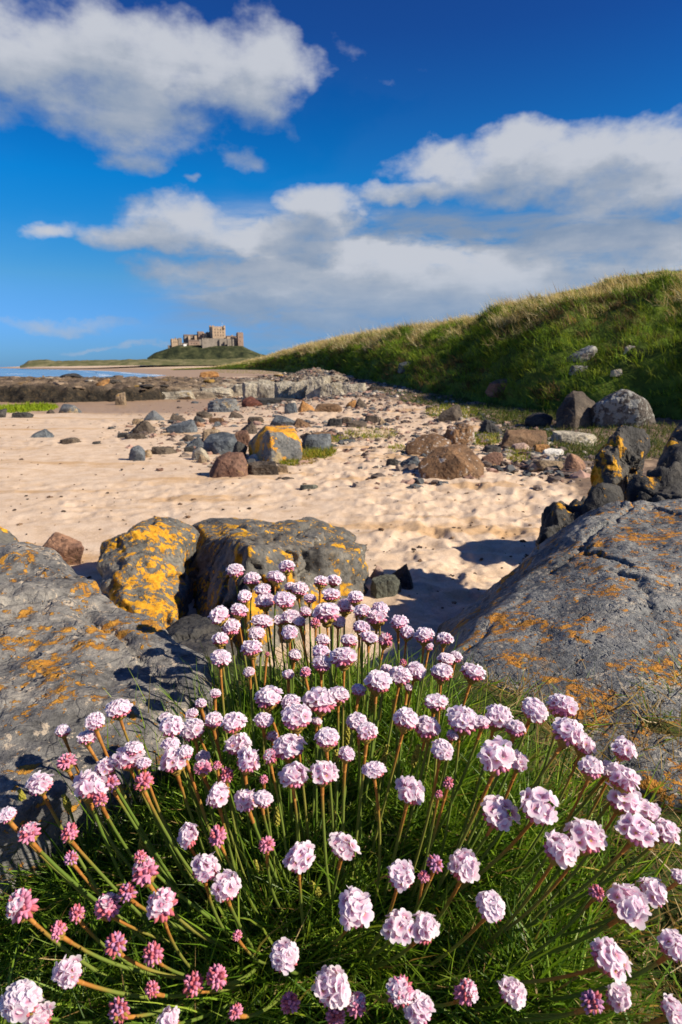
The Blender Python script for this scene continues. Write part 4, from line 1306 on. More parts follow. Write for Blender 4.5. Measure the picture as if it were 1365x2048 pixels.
def unit_rock(seed, style, sub):
    r = np.random.default_rng(seed)
    n = {'round': 26, 'block': 16, 'wedge': 15, 'slab': 18}[style]
    nr = r.normal(size=(n, 3))
    nr /= np.linalg.norm(nr, axis=1, keepdims=True)
    of = 0.72 + 0.3 * r.random(n)
    add = []
    if style in ('block', 'slab'):
        t = 0.15 * r.normal(size=2)
        add = [((t[0], t[1] - 0.12, 1), 0.62), ((0.1 * r.normal(), -1, 0.25 + 0.15 * r.normal()), 0.7), ((1, -0.3 + .3 * r.normal(), 0.15), 0.75), ((-1, -0.2 + .3 * r.normal(), 0.1), 0.75)]
    elif style == 'wedge':
        s = r.choice([-1, 1])
        add = [((s * 0.75, -0.3, 0.8), 0.5), ((-s * 1.0, -0.15, 0.35), 0.62), ((0.15, -1, 0.45), 0.6), ((0, 1, .5), 0.6)]
    add.append(((0, 0, -1), 0.6))
    an = np.array([a / np.linalg.norm(a) for a in [np.array(q[0], float) for q in add]])
    nr = np.concatenate([nr, an])
    of = np.concatenate([of, [q[1] for q in add]])
    D, F = ico(sub)
    p = {'round': 18, 'block': 70, 'wedge': 70, 'slab': 50}[style]
    V = D * planes_surface(D, nr, of, p)[:, None]
    V = displace(V, np.zeros(3), {'round': 0.06, 'block': 0.11, 'wedge': 0.10, 'slab': 0.10}[style], 3.4, seed, 0.6)
    lo, hi = V.min(0), V.max(0)
    V = (V - (lo + hi) / 2) / (hi - lo)
    return V, F


def beach_rock(i, x0, x1, yt, yb, mat, style, label, zfun=None, group=None):
    cx = (x0 + x1) / 2
    g = G(cx, yb)
    if zfun:
        # march the ray against the shelf height
        Yk = 26.0
        while Yk < 90:
            q = P(cx, yb, Yk)
            if q.z <= zfun(q.x, q.y):
                break
            Yk += 0.25
        g = P(cx, yb, Yk)
    d0 = (np.array(g) - np.array([0, 0, CZ])) @ FWD
    w = (x1 - x0) * d0 / FPX
    dep = min(w * 0.85, 2.2) * (0.9 if style != 'slab' else 0.75)
    k = 1 + dep * 0.4 / d0
    w *= k
    h = (yb - yt) * d0 / FPX * 1.02
    # the back of the top is seen over the front: shrink for looking down
    h = max(h * (1.0 if (yb - yt) / (x1 - x0) > 0.55 else 0.92), 0.02)
    sink = 0.34 * h
    wpx = x1 - x0
    sub = 7 if wpx > 90 else 6 if wpx > 45 else 5 if wpx > 22 else 4
    V, F = unit_rock(100 + i * 7, style, sub)
    V = V * np.array([w, dep, h + sink])
    pos = np.array([g.x * (1 + dep * 0.4 / g.y), g.y + dep * 0.4, 0])
    zb = g.z if zfun else float(gz(pos[0], pos[1]))
    V[:, 2] += (h + sink) / 2 - sink
    me = mesh_np('boulder', V, F, smooth=False, mats=[MAT[mat]])
    return link('boulder', me, label=label, cat='rock', loc=(pos[0], pos[1], zb), group=group)


for i, r_ in enumerate(BEACH):
    beach_rock(i, *r_, group='boulders on the beach')
for i, r_ in enumerate(OUTCROP):
    beach_rock(200 + i, *r_, zfun=shelf_z, group='rocks of the pale outcrop and shelf')

# boulders with a drawn outline: base row in the photo, then outline points with their depth behind the foot
OUTLINED = [
    ('redbrown', 953, [(424, 957, 0), (490, 950, .1), (418, 944, .25), (432, 916, .4), (455, 902, .55), (488, 904, .55), (497, 928, .35), (470, 935, .0), (478, 906, .35), (440, 920, .15)], 'big purple-brown angular boulder in front of the cluster'),
    ('browntop', 956, [(846, 952, .1), (880, 960, 0), (962, 955, .15), (837, 926, .4), (872, 894, .7), (905, 887, .9), (935, 888, .9), (970, 924, .5), (905, 900, .35), (925, 925, .05)], 'largest orange-brown angular boulder casting a shadow on the sand'),
    ('dkbrown', 858, [(1112, 858, .2), (1150, 860, 0), (1192, 852, .3), (1114, 822, .5), (1132, 792, .7), (1146, 779, .8), (1165, 783, .9), (1193, 806, .9), (1150, 795, .35), (1152, 830, .05)], 'tall dark boulder with one sunlit brown side at the hill foot'),
    ('dkbrown', 840, [(876, 840, .1), (915, 842, 0), (878, 828, .3), (905, 812, .4), (917, 807, .5), (926, 826, .4), (908, 826, .05)], 'lone upright stone with a pale side on the grass below the hill'),
    ('browntop', 912, [(815, 906, .2), (860, 914, 0), (902, 905, .3), (811, 888, .5), (840, 870, .8), (870, 865, 1.0), (903, 880, .7), (868, 884, .25)], 'warm brown boulder with a pale top, left of the right-hand group'),
    ('brown', 896, [(1005, 896, 0), (1094, 888, .3), (1003, 876, .25), (1012, 858, .5), (1050, 862, .6), (1092, 860, .7), (1096, 872, .5), (1020, 870, .1)], 'long warm brown slab lying behind the knobbly dark pile'),
    ('slate', 863, [(334, 862, .1), (394, 861, .2), (332, 854, .3), (345, 849, .5), (383, 838, .8), (388, 840, .6), (396, 856, .4), (360, 866, 0), (384, 848, .15)], 'long slate-blue wedge-shaped boulder on the open sand'),
    ('slate', 907, [(412, 900, .3), (440, 910, 0), (475, 900, .3), (405, 884, .6), (420, 868, .9), (450, 862, 1.0), (470, 868, .8), (478, 885, .5), (460, 880, .1), (425, 885, .15)], 'large rounded blue-grey boulder with a tan top in the central cluster'),
]
for k, (mt, yb, pts, lab) in enumerate(OUTLINED):
    cx = sum(q[0] for q in pts) / len(pts)
    Y0 = G(cx, max(q[1] for q in pts)).y
    wd = (max(q[0] for q in pts) - min(q[0] for q in pts)) * Y0 / FPX
    W = [P(x, y, Y0 + d * wd * 0.8) for x, y, d in pts]
    zb = gz(W[0].x, W[0].y) - 0.08 * wd
    hull_rock('boulder', W, MAT[mt], lab, cat='rock', drop=zb, sub=6, p=70, amp=0.034 * wd, freq=4.5 / wd, seed=800 + k, ridge=0.55, cuts=7, cutd=0.10, smooth=False, group='boulders on the beach')

# broken rock all over the shelf: joined, too many to count
n = 420
rx_ = np.concatenate([rng.uniform(-30, -3, 300), rng.uniform(-9, 3, 120)])
ry_ = np.concatenate([31.5 + 22 * rng.random(300) ** 1.3, 34 + 20 * rng.random(120)])
rz_ = shelf_za(rx_, ry_)
Vs, Fs, Cs, o_ = [], [], [], 0
UR = [unit_rock(3000 + k, ['slab', 'block', 'wedge', 'slab'][k % 4], 3) for k in range(10)]
RC = [(0.14, 0.10, 0.07), (0.26, 0.19, 0.13), (0.07, 0.06, 0.05), (0.34, 0.21, 0.06), (0.42, 0.36, 0.28)]
for k in range(n):
    v, f = UR[k % 10]
    w_ = 0.22 + 0.75 * rng.random() ** 2.5
    a_ = rng.random() * 6.28
    v = v * np.array([w_, w_ * 0.8, w_ * (0.14 + 0.2 * rng.random())])
    v = np.stack([v[:, 0] * math.cos(a_) - v[:, 1] * math.sin(a_), v[:, 0] * math.sin(a_) + v[:, 1] * math.cos(a_), v[:, 2]], 1) + np.array([rx_[k], ry_[k], rz_[k] + 0.05 * w_])
    Vs.append(v)
    Fs.append(f + o_)
    o_ += len(v)
    wts = np.array([3, 3, 2, 1.2, 1.0 if rx_[k] < -9 else 4])
    Cs.append(np.tile(np.array(RC[rng.choice(5, p=wts / wts.sum())]) * (0.8 + 0.4 * rng.random()), (len(v), 1)))
me = mesh_np('reef_rocks', np.concatenate(Vs), np.concatenate(Fs), smooth=False, cols=np.concatenate(Cs), mats=[MAT['attr']])
link('reef_rocks', me, kind='stuff', label='jagged brown and grey broken rock strewn over the shelf', cat='rocks')

# the orange-crowned boulder in the middle of the beach
b0 = G(548, 925)
YB = b0.y
hull_rock('boulder', [P(540, 924, YB - 0.05), P(500, 912, YB + 0.6), P(497, 885, YB + 0.65), P(522, 860, YB + 0.8), P(540, 866, YB + 0.1), P(600, 905, YB + 0.15), P(604, 885, YB + 0.25), P(592, 864, YB + 0.35), P(585, 852, YB + 0.75), P(530, 850, YB + 0.8), P(600, 880, YB + 0.8), P(560, 925, YB - 0.02)],
          MAT['golden'], 'big cube-like boulder with a bright orange lichen crown, centre of the beach', drop=-0.12, sub=7, p=90, amp=0.03, freq=3.4, seed=61, ridge=0.5, cuts=4, cutd=0.06)

# pale rocks showing through the hillside turf
for i, (x0, x1, yt, yb, Yd, mt, lab) in enumerate([
        (1128, 1194, 692, 732, 17.5, 'mottled', 'long whitish rock showing through the hillside turf'),
        (1135, 1172, 730, 756, 16.6, 'mottled', 'small whitish rock just below the long one in the hillside'),
        (1244, 1272, 690, 716, 17.0, 'pale', 'pale grey rock high in the dark hillside at right'),
        (1218, 1243, 737, 754, 15.6, 'pale', 'small pale rock low in the dark hillside'),
        (968, 1036, 756, 796, 20.8, 'redbrown', 'rusty rock at the shaded foot of the hill'),
        (795, 832, 722, 748, 29.0, 'slate', 'blue-grey rock in the shaded turf where the hill meets the shingle')]):
    V, F = unit_rock(900 + i, 'slab' if i in (0,) else 'block', 5)
    a_, b_ = P(x0, yb, Yd), P(x1, yt, Yd)
    w, h = b_.x - a_.x, (b_.z - a_.z) * (0.6 if i == 0 else 0.85)
    V = V * np.array([w, w * 0.8, h * 1.1])
    if i == 0:
        V[:, 2] += V[:, 0] * 0.5
    c = P((x0 + x1) / 2, (yt + yb) / 2, Yd)
    # sit it in the slope: push the centre to the hill surface along the ray
    best, bd = c, 1e9
    for Yk in np.arange(Yd - 4, Yd + 9, 0.1):
        q = P((x0 + x1) / 2, (yt + yb) / 2, Yk)
        dd = ((HP[..., 0] - q.x) ** 2 + (HP[..., 1] - q.y) ** 2)
        zz = HP.reshape(-1, 3)[dd.argmin(), 2]
        if q.z <= zz:
            best = q
            break
    k = best.y / Yd
    me = mesh_np('boulder', V * k, F, mats=[MAT[mt]])
    link('boulder', me, label=lab, cat='rock', loc=(best.x, best.y - 0.06, best.z), group='rocks in the hillside')


# loose stones and shingle
def stones(name, cen, size, cols, label, cat='stones'):
    D, F = ico(2)
    N = len(cen)
    sq = np.stack([0.7 + 0.6 * rng.random(N), 0.7 + 0.6 * rng.random(N), 0.4 + 0.35 * rng.random(N)], 1) * size[:, None]
    nz_ = 1 + 0.22 * rng.normal(size=(N, len(D)))
    th = rng.random(N) * 6.28
    V = D[None] * nz_[..., None] * sq[:, None, :]
    c, s = np.cos(th)[:, None], np.sin(th)[:, None]
    V = np.stack([V[..., 0] * c - V[..., 1] * s, V[..., 0] * s + V[..., 1] * c, V[..., 2]], -1) + cen[:, None, :]
    FF = (F[None] + (np.arange(N) * len(D))[:, None, None]).reshape(-1, 3)
    C = np.repeat(cols[:, None, :], len(D), 1).reshape(-1, 3)
    me = mesh_np(name, V.reshape(-1, 3), FF, smooth=False, cols=C, mats=[MAT['attr']])
    return link(name, me, label=label, cat=cat, kind='stuff')


STC = [(0.26, 0.2, 0.16), (0.13, 0.1, 0.085), (0.3, 0.19, 0.15), (0.09, 0.095, 0.1), (0.42, 0.36, 0.29), (0.2, 0.12, 0.09)]
n = 5200
y = 24 + 42 * rng.random(n) ** 1.2
x = xfoot(y) - np.abs(rng.normal(size=n)) * np.clip(y * 0.10, 1.5, 7) + 0.4
pts = np.stack([x, y, np.maximum(Hs(x, y), shelf_za(x, y))], 1)
szs = 0.03 + 0.10 * rng.random(n) ** 3 + y * 0.0007
stones('shingle', np.array(pts), np.array(szs), pal(len(pts), STC, [3, 3, 2, 2, 2.5, 1.5]), 'grey and reddish shingle spread below the hill foot')
px_ = np.concatenate([rng.uniform(700, 1180, 900), rng.uniform(230, 800, 520)])
py_ = np.concatenate([rng.normal(860, 48, 900), rng.normal(865, 40, 520)])
szs = np.concatenate([0.014 + 0.055 * rng.random(900) ** 2.5, 0.010 + 0.035 * rng.random(520) ** 3])
cl = np.array([(395, 880, 45, 18, 160), (500, 925, 60, 14, 120), (440, 840, 80, 14, 200), (630, 880, 60, 16, 120), (700, 845, 80, 10, 200), (600, 815, 110, 8, 320), (880, 930, 70, 18, 220), (1040, 900, 70, 18, 320), (1120, 930, 40, 16, 160), (285, 870, 40, 14, 60), (830, 800, 80, 14, 420), (980, 850, 80, 16, 260)])
for cx_, cy_, sx_, sy_, n_ in cl:
    px_ = np.concatenate([px_, rng.normal(cx_, sx_, int(n_))])
    py_ = np.concatenate([py_, rng.normal(cy_, sy_, int(n_))])
    szs = np.concatenate([szs, 0.015 + 0.085 * rng.random(int(n_)) ** 3])
ok = (py_ < 985) & (py_ > 782)
pts = GA(px_[ok], py_[ok]) + np.array([0, 0, 0.005])
stones('pebbles', pts, szs[ok], pal(len(pts), STC, [2, 3, 2, 3, 1.5, 1.5]), 'small pebbles scattered between the beach boulders')
pts = GA(rng.uniform(0, 1150, 520), 840 + 380 * rng.random(520) ** 1.4)
pts[:, 2] = H(pts[:, 0], pts[:, 1]) + 0.004
stones('dry_seaweed', pts, (0.006 + 0.018 * rng.random(520) ** 3) * (0.6 + pts[:, 1] * 0.06), pal(len(pts), [(0.06, 0.04, 0.03), (0.12, 0.07, 0.04), (0.2, 0.13, 0.08)], [3, 2, 1]), 'dark scraps of dry seaweed dotted over the sand', 'seaweed')

# grass and algae patches on the beach
pr, pc_, pl_ = [], [], []
YG = [(0.17, 0.22, 0.02), (0.28, 0.28, 0.03), (0.34, 0.26, 0.05), (0.09, 0.15, 0.015)]
DG = [(0.05, 0.09, 0.015), (0.09, 0.13, 0.02), (0.2, 0.18, 0.06), (0.04, 0.07, 0.02)]
for (px0, px1, py0, py1, n, ln, pz) in [(560, 600, 922, 932, 500, .05, YG), (595, 672, 896, 918, 1500, .09, YG), (640, 700, 872, 885, 420, .05, YG), (690, 800, 855, 878, 1000, .05, YG), (560, 640, 915, 930, 500, .04, [(0.35, 0.25, 0.08), (0.28, 0.22, 0.04)]),
                                        (935, 1005, 865, 892, 900, .07, YG), (1010, 1065, 898, 925, 900, .06, YG), (775, 815, 890, 910, 300, .05, YG), (850, 960, 812, 840, 1500, .09, YG), (940, 1110, 800, 850, 4200, .10, DG), (1090, 1330, 812, 850, 3600, .12, DG), (1060, 1420, 845, 920, 5000, .10, DG), (960, 1120, 838, 880, 1500, .06, DG),
                                        (1100, 1200, 885, 930, 700, .06, DG), (800, 960, 785, 812, 2500, .08, DG), (740, 850, 765, 790, 1800, .10, DG), (630, 760, 745, 760, 1500, .16, YG), (420, 640, 737, 748, 3500, .25, YG)]:
    a_, r_ = rng.random(n) * 6.283, np.sqrt(rng.random(n))
    g = GA((px0 + px1) / 2 + np.cos(a_) * r_ * (px1 - px0) / 2, (py0 + py1) / 2 + np.sin(a_) * r_ * (py1 - py0) / 2)
    g[:, 2] = np.maximum(g[:, 2], shelf_za(g[:, 0], g[:, 1]))
    pr.append(g)
    pl_.append(ln * (0.6 + 0.8 * rng.random(n)))
    pc_.append(np.array(pz)[rng.integers(len(pz), size=n)] * (0.8 + 0.4 * rng.random((n, 1))))
pr, pl_, pc_ = np.concatenate(pr), np.concatenate(pl_), np.concatenate(pc_)
dirs = rng.normal(size=(len(pr), 3)) * 0.5 + np.array([0, 0, 1.0])
dirs /= np.linalg.norm(dirs, axis=1, keepdims=True)
blades('beach_grass', pr, dirs, pl_, 0.006 + pr[:, 1] * 0.0007, rng.normal(size=(len(pr), 3)) * 0.25, pc_, 2, MAT['tuft'], label='yellow-green grass tufts among the beach boulders and hill foot', cat='grass')
a_, r_ = rng.random(2600) * 6.283, np.sqrt(rng.random(2600))
px_ = 45 + np.cos(a_) * r_ * 72
ar = GA(px_, 818 + np.sin(a_) * r_ * 8 - (px_ - 45) * 0.05)
ac = np.array([(0.2, 0.28, 0.01), (0.27, 0.34, 0.02), (0.13, 0.2, 0.01)])[rng.integers(3, size=2600)]
dirs = rng.normal(size=(len(ar), 3)) * 0.8 + np.array([0, 0, 0.7])
dirs /= np.linalg.norm(dirs, axis=1, keepdims=True)
blades('green_algae', ar, dirs, 0.10 + 0.08 * rng.random(len(ar)), np.full(len(ar), 0.05), rng.normal(size=(len(ar), 3)) * 0.2, np.array(ac), 2, MAT['tuft'], label='bright green algae patch on the wet sand before the dark ledge', cat='algae')

# far walker on the wet sand
pg = G(193, 747.5)
me = bpy.data.meshes.new('person')
J = [(0, 0, 0.95), (0, 0, 1.2), (0, 0, 1.42), (0, 0, 1.52), (0, 0, 1.66), (0.1, 0, 0.9), (0.12, -0.12, 0.5), (0.12, -0.05, 0.05), (-0.1, 0, 0.9), (-0.12, 0.14, 0.5), (-0.12, 0.2, 0.05), (0.2, 0, 1.4), (0.27, 0.05, 1.12), (0.27, -0.08, 0.88), (-0.2, 0, 1.4), (-0.27, -0.02, 1.12), (-0.27, -0.14, 0.9), (0.12, -0.2, 0.03), (-0.12, 0.06, 0.03)]
me.from_pydata(J, [(0, 1), (1, 2), (2, 3), (3, 4), (0, 5), (5, 6), (6, 7), (0, 8), (8, 9), (9, 10), (2, 11), (11, 12), (12, 13), (2, 14), (14, 15), (15, 16), (7, 17), (10, 18)], [])
me.materials.append(simple('walker_clothes', (0.04, 0.05, 0.09), 0.8, 0.2))
po = link('person', me, label='tiny far walker in dark clothes on the wet sand near the sea', cat='person', loc=(pg.x, pg.y, gz(pg.x, pg.y)))
sk = po.modifiers.new('skin', 'SKIN')
for v_, rr_ in zip(me.skin_vertices[0].data, [.15, .15, .14, .06, .11, .1, .075, .05, .1, .075, .05, .06, .05, .04, .06, .05, .04, .045, .045]):
    v_.radius = (rr_, rr_)
me.skin_vertices[0].data[0].use_root = True
po.modifiers.new('sub', 'SUBSURF').levels = 1

# ------------------------------------------------------------------ foreground bank
def BZ(x, y):
    x = np.asarray(x, float)
    y = np.asarray(y, float)
    h = np.interp(y, [-1.6, -0.6, 0.0, 0.2, 0.35, 0.6, 0.76, 0.86, 1.0, 1.25], [1.3, 0.62, 0.49, 0.47, 0.44, 0.392, 0.385, 0.45, 0.85, 1.3])
    z = CZ - h - 0.25 * sstep(np.abs(x), 0.9, 1.6)
    z = z + 0.022 * fbm(x * 9, y * 9, 0, 4, 0.5, 55)
    z = z + 0.02 * np.exp(-((x + 0.02) / 0.22) ** 2 - ((y - 0.42) / 0.2) ** 2)
    return z


bx_ = np.linspace(-1.6, 1.6, 150)
by_ = np.linspace(-1.6, 1.25, 150)
BXX, BYY = np.meshgrid(bx_, by_)
me = mesh_np('turf_bank', np.stack([BXX, BYY, BZ(BXX, BYY)], -1).reshape(-1, 3), grid_faces(150, 150)[:, ::-1], mats=[MAT['bank']])
link('turf_bank', me, kind='structure')

GREEN = [(0.06, 0.13, 0.010), (0.12, 0.225, 0.015), (0.20, 0.32, 0.025), (0.30, 0.40, 0.05)]
DRY = [(0.38, 0.26, 0.10), (0.27, 0.17, 0.06), (0.52, 0.39, 0.18)]


def leaf_field(n, x0, x1, y0, y1, keep):
    x = rng.uniform(x0, x1, n)
    y = rng.uniform(y0, y1, n)
    k = rng.random(n) < keep(x, y)
    return x[k], y[k]


# rosettes of thrift leaves
cush = lambda x, y: np.clip(1.25 - ((x + 0.02) / 0.36) ** 2 - ((y - 0.44) / 0.29) ** 2, 0, 1) * np.where(x > 0.17 + 0.2 * (y - 0.4), 0.12, 1.0) * (1 - sstep(y + 1.3 * np.clip(np.abs(x + 0.01) - 0.06, 0, 1), 0.64, 0.71))
rx, ry = leaf_field(9800, -0.5, 0.5, 0.12, 0.78, cush)
NL = 9
n = len(rx)
ox = np.repeat(rx, NL) + rng.normal(size=n * NL) * 0.004
oy = np.repeat(ry, NL) + rng.normal(size=n * NL) * 0.004
oz = BZ(ox, oy) - 0.004
th = rng.random(n * NL) * 6.283
spread = 0.35 + 0.55 * rng.random(n * NL)
outx = (ox + 0.015) * 1.2
outy = (oy - 0.42) * 1.0
dirs = np.stack([np.cos(th) * spread + outx, np.sin(th) * spread + outy, np.ones(n * NL) * 0.85], 1)
dirs /= np.linalg.norm(dirs, axis=1, keepdims=True)
L = (0.036 + 0.048 * rng.random(n * NL)) * (1 + 0.3 * sstep(oy, 0.52, 0.66) * (np.abs(ox) < 0.12))
bend = np.stack([np.cos(th) * 0.25, np.sin(th) * 0.2, -0.12 + 0.1 * rng.normal(size=n * NL)], 1)
dryness = rng.random(n * NL) < np.where(ox > 0.2, 0.35, 0.05)
cols = np.where(dryness[:, None], pal(n * NL, DRY, [2, 2, 1]), pal(n * NL, GREEN, [3, 4, 3, 1.2]))
blades('thrift_leaves', np.stack([ox, oy, oz], 1), dirs, L, 0.0014 + 0.0011 * rng.random(n * NL), bend, cols, 3, MAT['blade'], label='dense cushion of narrow dark green thrift leaves under the flowers', cat='leaves')

# longer upright leaves and grass blades
lx, ly = leaf_field(5200, -0.33, 0.33, 0.3, 0.76, lambda x, y: np.clip(0.45 + 0.9 * sstep(y, 0.48, 0.62), 0, 1) * (((x + 0.015) / (0.14 + 0.14 * sstep(-y, -0.62, -0.45))) ** 2 + ((y - 0.5) / 0.185) ** 2 < 1))
n = len(lx)
dirs = np.stack([rng.normal(size=n) * 0.22 + (lx) * 1.1, rng.normal(size=n) * 0.2 + (ly - 0.52) * 0.8, np.ones(n)], 1)
dirs /= np.linalg.norm(dirs, axis=1, keepdims=True)
L = 0.05 + 0.055 * rng.random(n)
blades('long_leaves', np.stack([lx, ly, BZ(lx, ly)], 1), dirs, L, 0.0014 + 0.0012 * rng.random(n), rng.normal(size=(n, 3)) * 0.16 + np.array([0.05, 0, -0.05]), pal(n, GREEN + [(0.2, 0.17, 0.05)], [2, 4, 4, 2, 0.5]), 4, MAT['blade'], label='longer upright green leaves among the flower stems', cat='leaves')

# dry grass over the soil at the right and the left edges
gx_, gy_ = leaf_field(24000, -0.6, 0.62, 0.1, 0.72, lambda x, y: np.clip(sstep(x, 0.1, 0.24) * 0.9 + sstep(-x, 0.22, 0.4) * 0.6 + 0.06, 0, 1))
n = len(gx_)
dirs = rng.normal(size=(n, 3)) * np.array([0.9, 0.9, 0.3]) + np.array([0.2, 0, 0.45])
dirs /= np.linalg.norm(dirs, axis=1, keepdims=True)
dirs[:, 2] = np.abs(dirs[:, 2])
blades('dry_grass', np.stack([gx_, gy_, BZ(gx_, gy_) + 0.002], 1), dirs, 0.02 + 0.035 * rng.random(n), 0.0009 + 0.0010 * rng.random(n), rng.normal(size=(n, 3)) * 0.35 + np.array([0, 0, -0.15]),
       pal(n, DRY + GREEN[1:3], [3, 3, 1.6, 2.2, 1.6]), 3, MAT['blade'], label='matted dry brown and green grass on the soil beside the cushion', cat='grass')

# rough turf over the rest of the bank, beyond the cushion
gx_, gy_ = leaf_field(52000, -1.6, 1.6, -1.0, 1.0, lambda x, y: np.where((np.abs(x) < 0.5) & (y > 0.15), 0.0, 1.0) * np.where((np.abs(x) < 0.35) & (y > -0.15), 0.25, 1.0))
n = len(gx_)
dirs = rng.normal(size=(n, 3)) * np.array([0.55, 0.55, 0.2]) + np.array([0.1, 0, 0.75])
dirs /= np.linalg.norm(dirs, axis=1, keepdims=True)
blades('rough_turf', np.stack([gx_, gy_, BZ(gx_, gy_)], 1), dirs, 0.025 + 0.05 * rng.random(n), 0.0012 + 0.0014 * rng.random(n), rng.normal(size=(n, 3)) * 0.3 + np.array([0, 0, -0.12]),
       pal(n, DRY + GREEN[:3], [1.6, 1.6, 1, 2.5, 3, 2]), 3, MAT['blade'], label='rough green and straw turf over the bank around the cushion', cat='grass')

# ------------------------------------------------------------------ thrift flowers
PETAL_SETS = []
FL_VARS = []
for k in range(5):
    r = np.random.default_rng(300 + k)
    V = [(0, 0, -0.40)]
    rad = [0.0]
    F = []
    for i in range(10):
        a = i / 10 * 6.2832
        V.append((0.36 * math.cos(a), 0.36 * math.sin(a), -0.20))
        rad.append(0.34)
    cupz = 0.04 + 0.10 * r.random()
    for s in range(5):
        lift = cupz + 0.05 * r.normal()
        sz = 1 + 0.06 * r.normal()
        for j, (fa, rr_, zz) in enumerate(((0.0, 0.80, -0.02), (0.24, 1.02, lift), (0.5, 1.07, lift + 0.03), (0.76, 1.02, lift))):
            a = (s + fa) / 5 * 6.2832
            q = rr_ * sz
            V.append((q * math.cos(a), q * math.sin(a), zz + 0.02 * r.normal()))
            rad.append(0.8 if j == 0 else 1.0)
    for i in range(10):
        F.append((0, 1 + i, 1 + (i + 1) % 10))
    for s in range(5):
        a0, a1, a2 = 1 + 2 * s, 1 + 2 * s + 1, 1 + (2 * s + 2) % 10
        o0 = 11 + 4 * s
        o1, o2, o3, o4 = o0 + 1, o0 + 2, o0 + 3, 11 + (4 * s + 4) % 20
        F += [(a0, o0, o1), (a0, o1, a1), (a1, o1, o2), (a1, o2, o3), (a1, o3, a2), (a2, o3, o4)]
    FL_VARS.append((np.array(V), np.array(F), np.array(rad)))
FL_MESH = [mesh_np('floret', v, f, attrs={'rad': r_}, mats=[MAT['petal']]) for v, f, r_ in FL_VARS]


def frame(z, twist=0.0):
    z = np.array(z, float)
    z /= np.linalg.norm(z)
    ref = np.array([1.0, 0, 0]) if abs(z[0]) < 0.8 else np.array([0, 1.0, 0])
    x = np.cross(ref, z)
    x /= np.linalg.norm(x)
    y = np.cross(z, x)
    c, s = math.cos(twist), math.sin(twist)
    return np.stack([x * c + y * s, -x * s + y * c, z], 1)     # columns


def cap_dirs(n, tmax, seed):
    r = np.random.default_rng(seed)
    i = np.arange(n) + 0.5
    ct = 1 - i / n * (1 - math.cos(tmax))
    st = np.sqrt(1 - ct ** 2)
    ph = i * 2.39996 + r.random() * 6.28
    d = np.stack([st * np.cos(ph), st * np.sin(ph), ct], 1) + 0.10 * r.normal(size=(n, 3))
    return d / np.linalg.norm(d, axis=1, keepdims=True)


def bud_piece(mb, d, dist, ln, rd, m):
    Fm = frame(d, 0.3)
    ts = [(-0.5, 0.45), (-0.1, 1.0), (0.25, 0.72), (0.5, 0.08)]
    V = []
    for (z_, q) in ts:
        for a in range(6):
            V.append((q * rd * math.cos(a * 1.0472), q * rd * math.sin(a * 1.0472), z_ * ln))
    V = np.array(V) @ Fm.T + np.array(d) * dist
    F = [tuple(f) for f in grid_faces(4, 6, True)] + [(18, 19, 20, 21, 22, 23)]
    mb.add(V, F, m)


def head_core(kind, seed):
    mb = MB()
    r = np.random.default_rng(seed)
    D, F = ico(2)
    mb.add(D * np.array([0.62, 0.62, 0.55]), F, 0)                      # receptacle
    # papery bracts round the base
    for i in range(9):
        a = i / 9 * 6.283 + r.random() * 0.3
        d = np.array([math.cos(a) * 0.85, math.sin(a) * 0.85, -0.62 - 0.2 * r.random()])
        d /= np.linalg.norm(d)
        bud_piece(mb, d, 0.60, 0.5, 0.30, 2)
    if kind in ('bud', 'violet'):
        for i in range(9):
            a = i / 9 * 6.283 + 0.35
            d = np.array([math.cos(a), math.sin(a), -0.30 - 0.2 * r.random()])
            d /= np.linalg.norm(d)
            bud_piece(mb, d + np.array([0, 0, 0.25]), 0.66, 0.62, 0.24, 2)
    mb.add(D * np.array([0.34, 0.34, 0.3]) + np.array([0, 0, -0.75]), F, 2)
    side = np.array([math.cos(seed), math.sin(seed), 0.7])
    if kind == 'open':
        for i in range(17):
            a = i / 17 * 6.283
            d = np.array([math.cos(a), math.sin(a), -0.28 + 0.25 * r.normal() * 0.5])
            d /= np.linalg.norm(d)
            bud_piece(mb, d, 0.70, 0.46, 0.15, 1 if r.random() < 0.6 else 0)
    elif kind == 'half':
        for d in cap_dirs(34, 1.95, seed):
            bud_piece(mb, d, 0.70, 0.62, 0.17, 0 if r.random() < 0.8 else 1)
    else:
        for d in cap_dirs(38, 2.0, seed):
            bud_piece(mb, d * np.array([1, 1, 1.12]), 0.70, 0.66, 0.20, 0 if r.random() < 0.7 else 1)
    return mb


CORES = {}
for kind in ('open', 'half', 'bud', 'violet'):
    for k in range(3):
        CORES[kind, k] = head_core(kind, 500 + k * 13).mesh('flower_head', [MAT['budviolet' if kind == 'violet' else 'bud'], MAT['calyx'], MAT['bract']])


def floret_layout(kind, k):
    r = np.random.default_rng(700 + k)
    out = []
    n = {'open': 23, 'half': 26, 'near': 16}[kind]
    dirs_ = cap_dirs(n, 1.45 if kind == 'near' else 1.32, 710 + k)
    jt = 0.24 if kind == 'near' else 0.10
    side = np.array([math.cos(k * 2.1), math.sin(k * 2.1), 0.75])
    for d in dirs_:
        if kind == 'half' and d @ side < 0.45:
            continue
        z = d + np.array([0, 0, 0.2]) + jt * r.normal(size=3)
        Rm = frame(z, r.random() * 6.28)
        s = {'open': 0.40, 'half': 0.37, 'near': 0.45}[kind] * (0.82 + 0.36 * r.random())
        c = d * np.array([1, 1, 0.80]) * (0.78 + (0.11 if kind == 'near' else 0.07) * r.normal()) + np.array([0, 0, 0.10])
        mt = np.eye(4)
        mt[:3, :3] = Rm * s
        mt[:3, 3] = c
        out.append((mt, int(r.integers(5))))
    return out


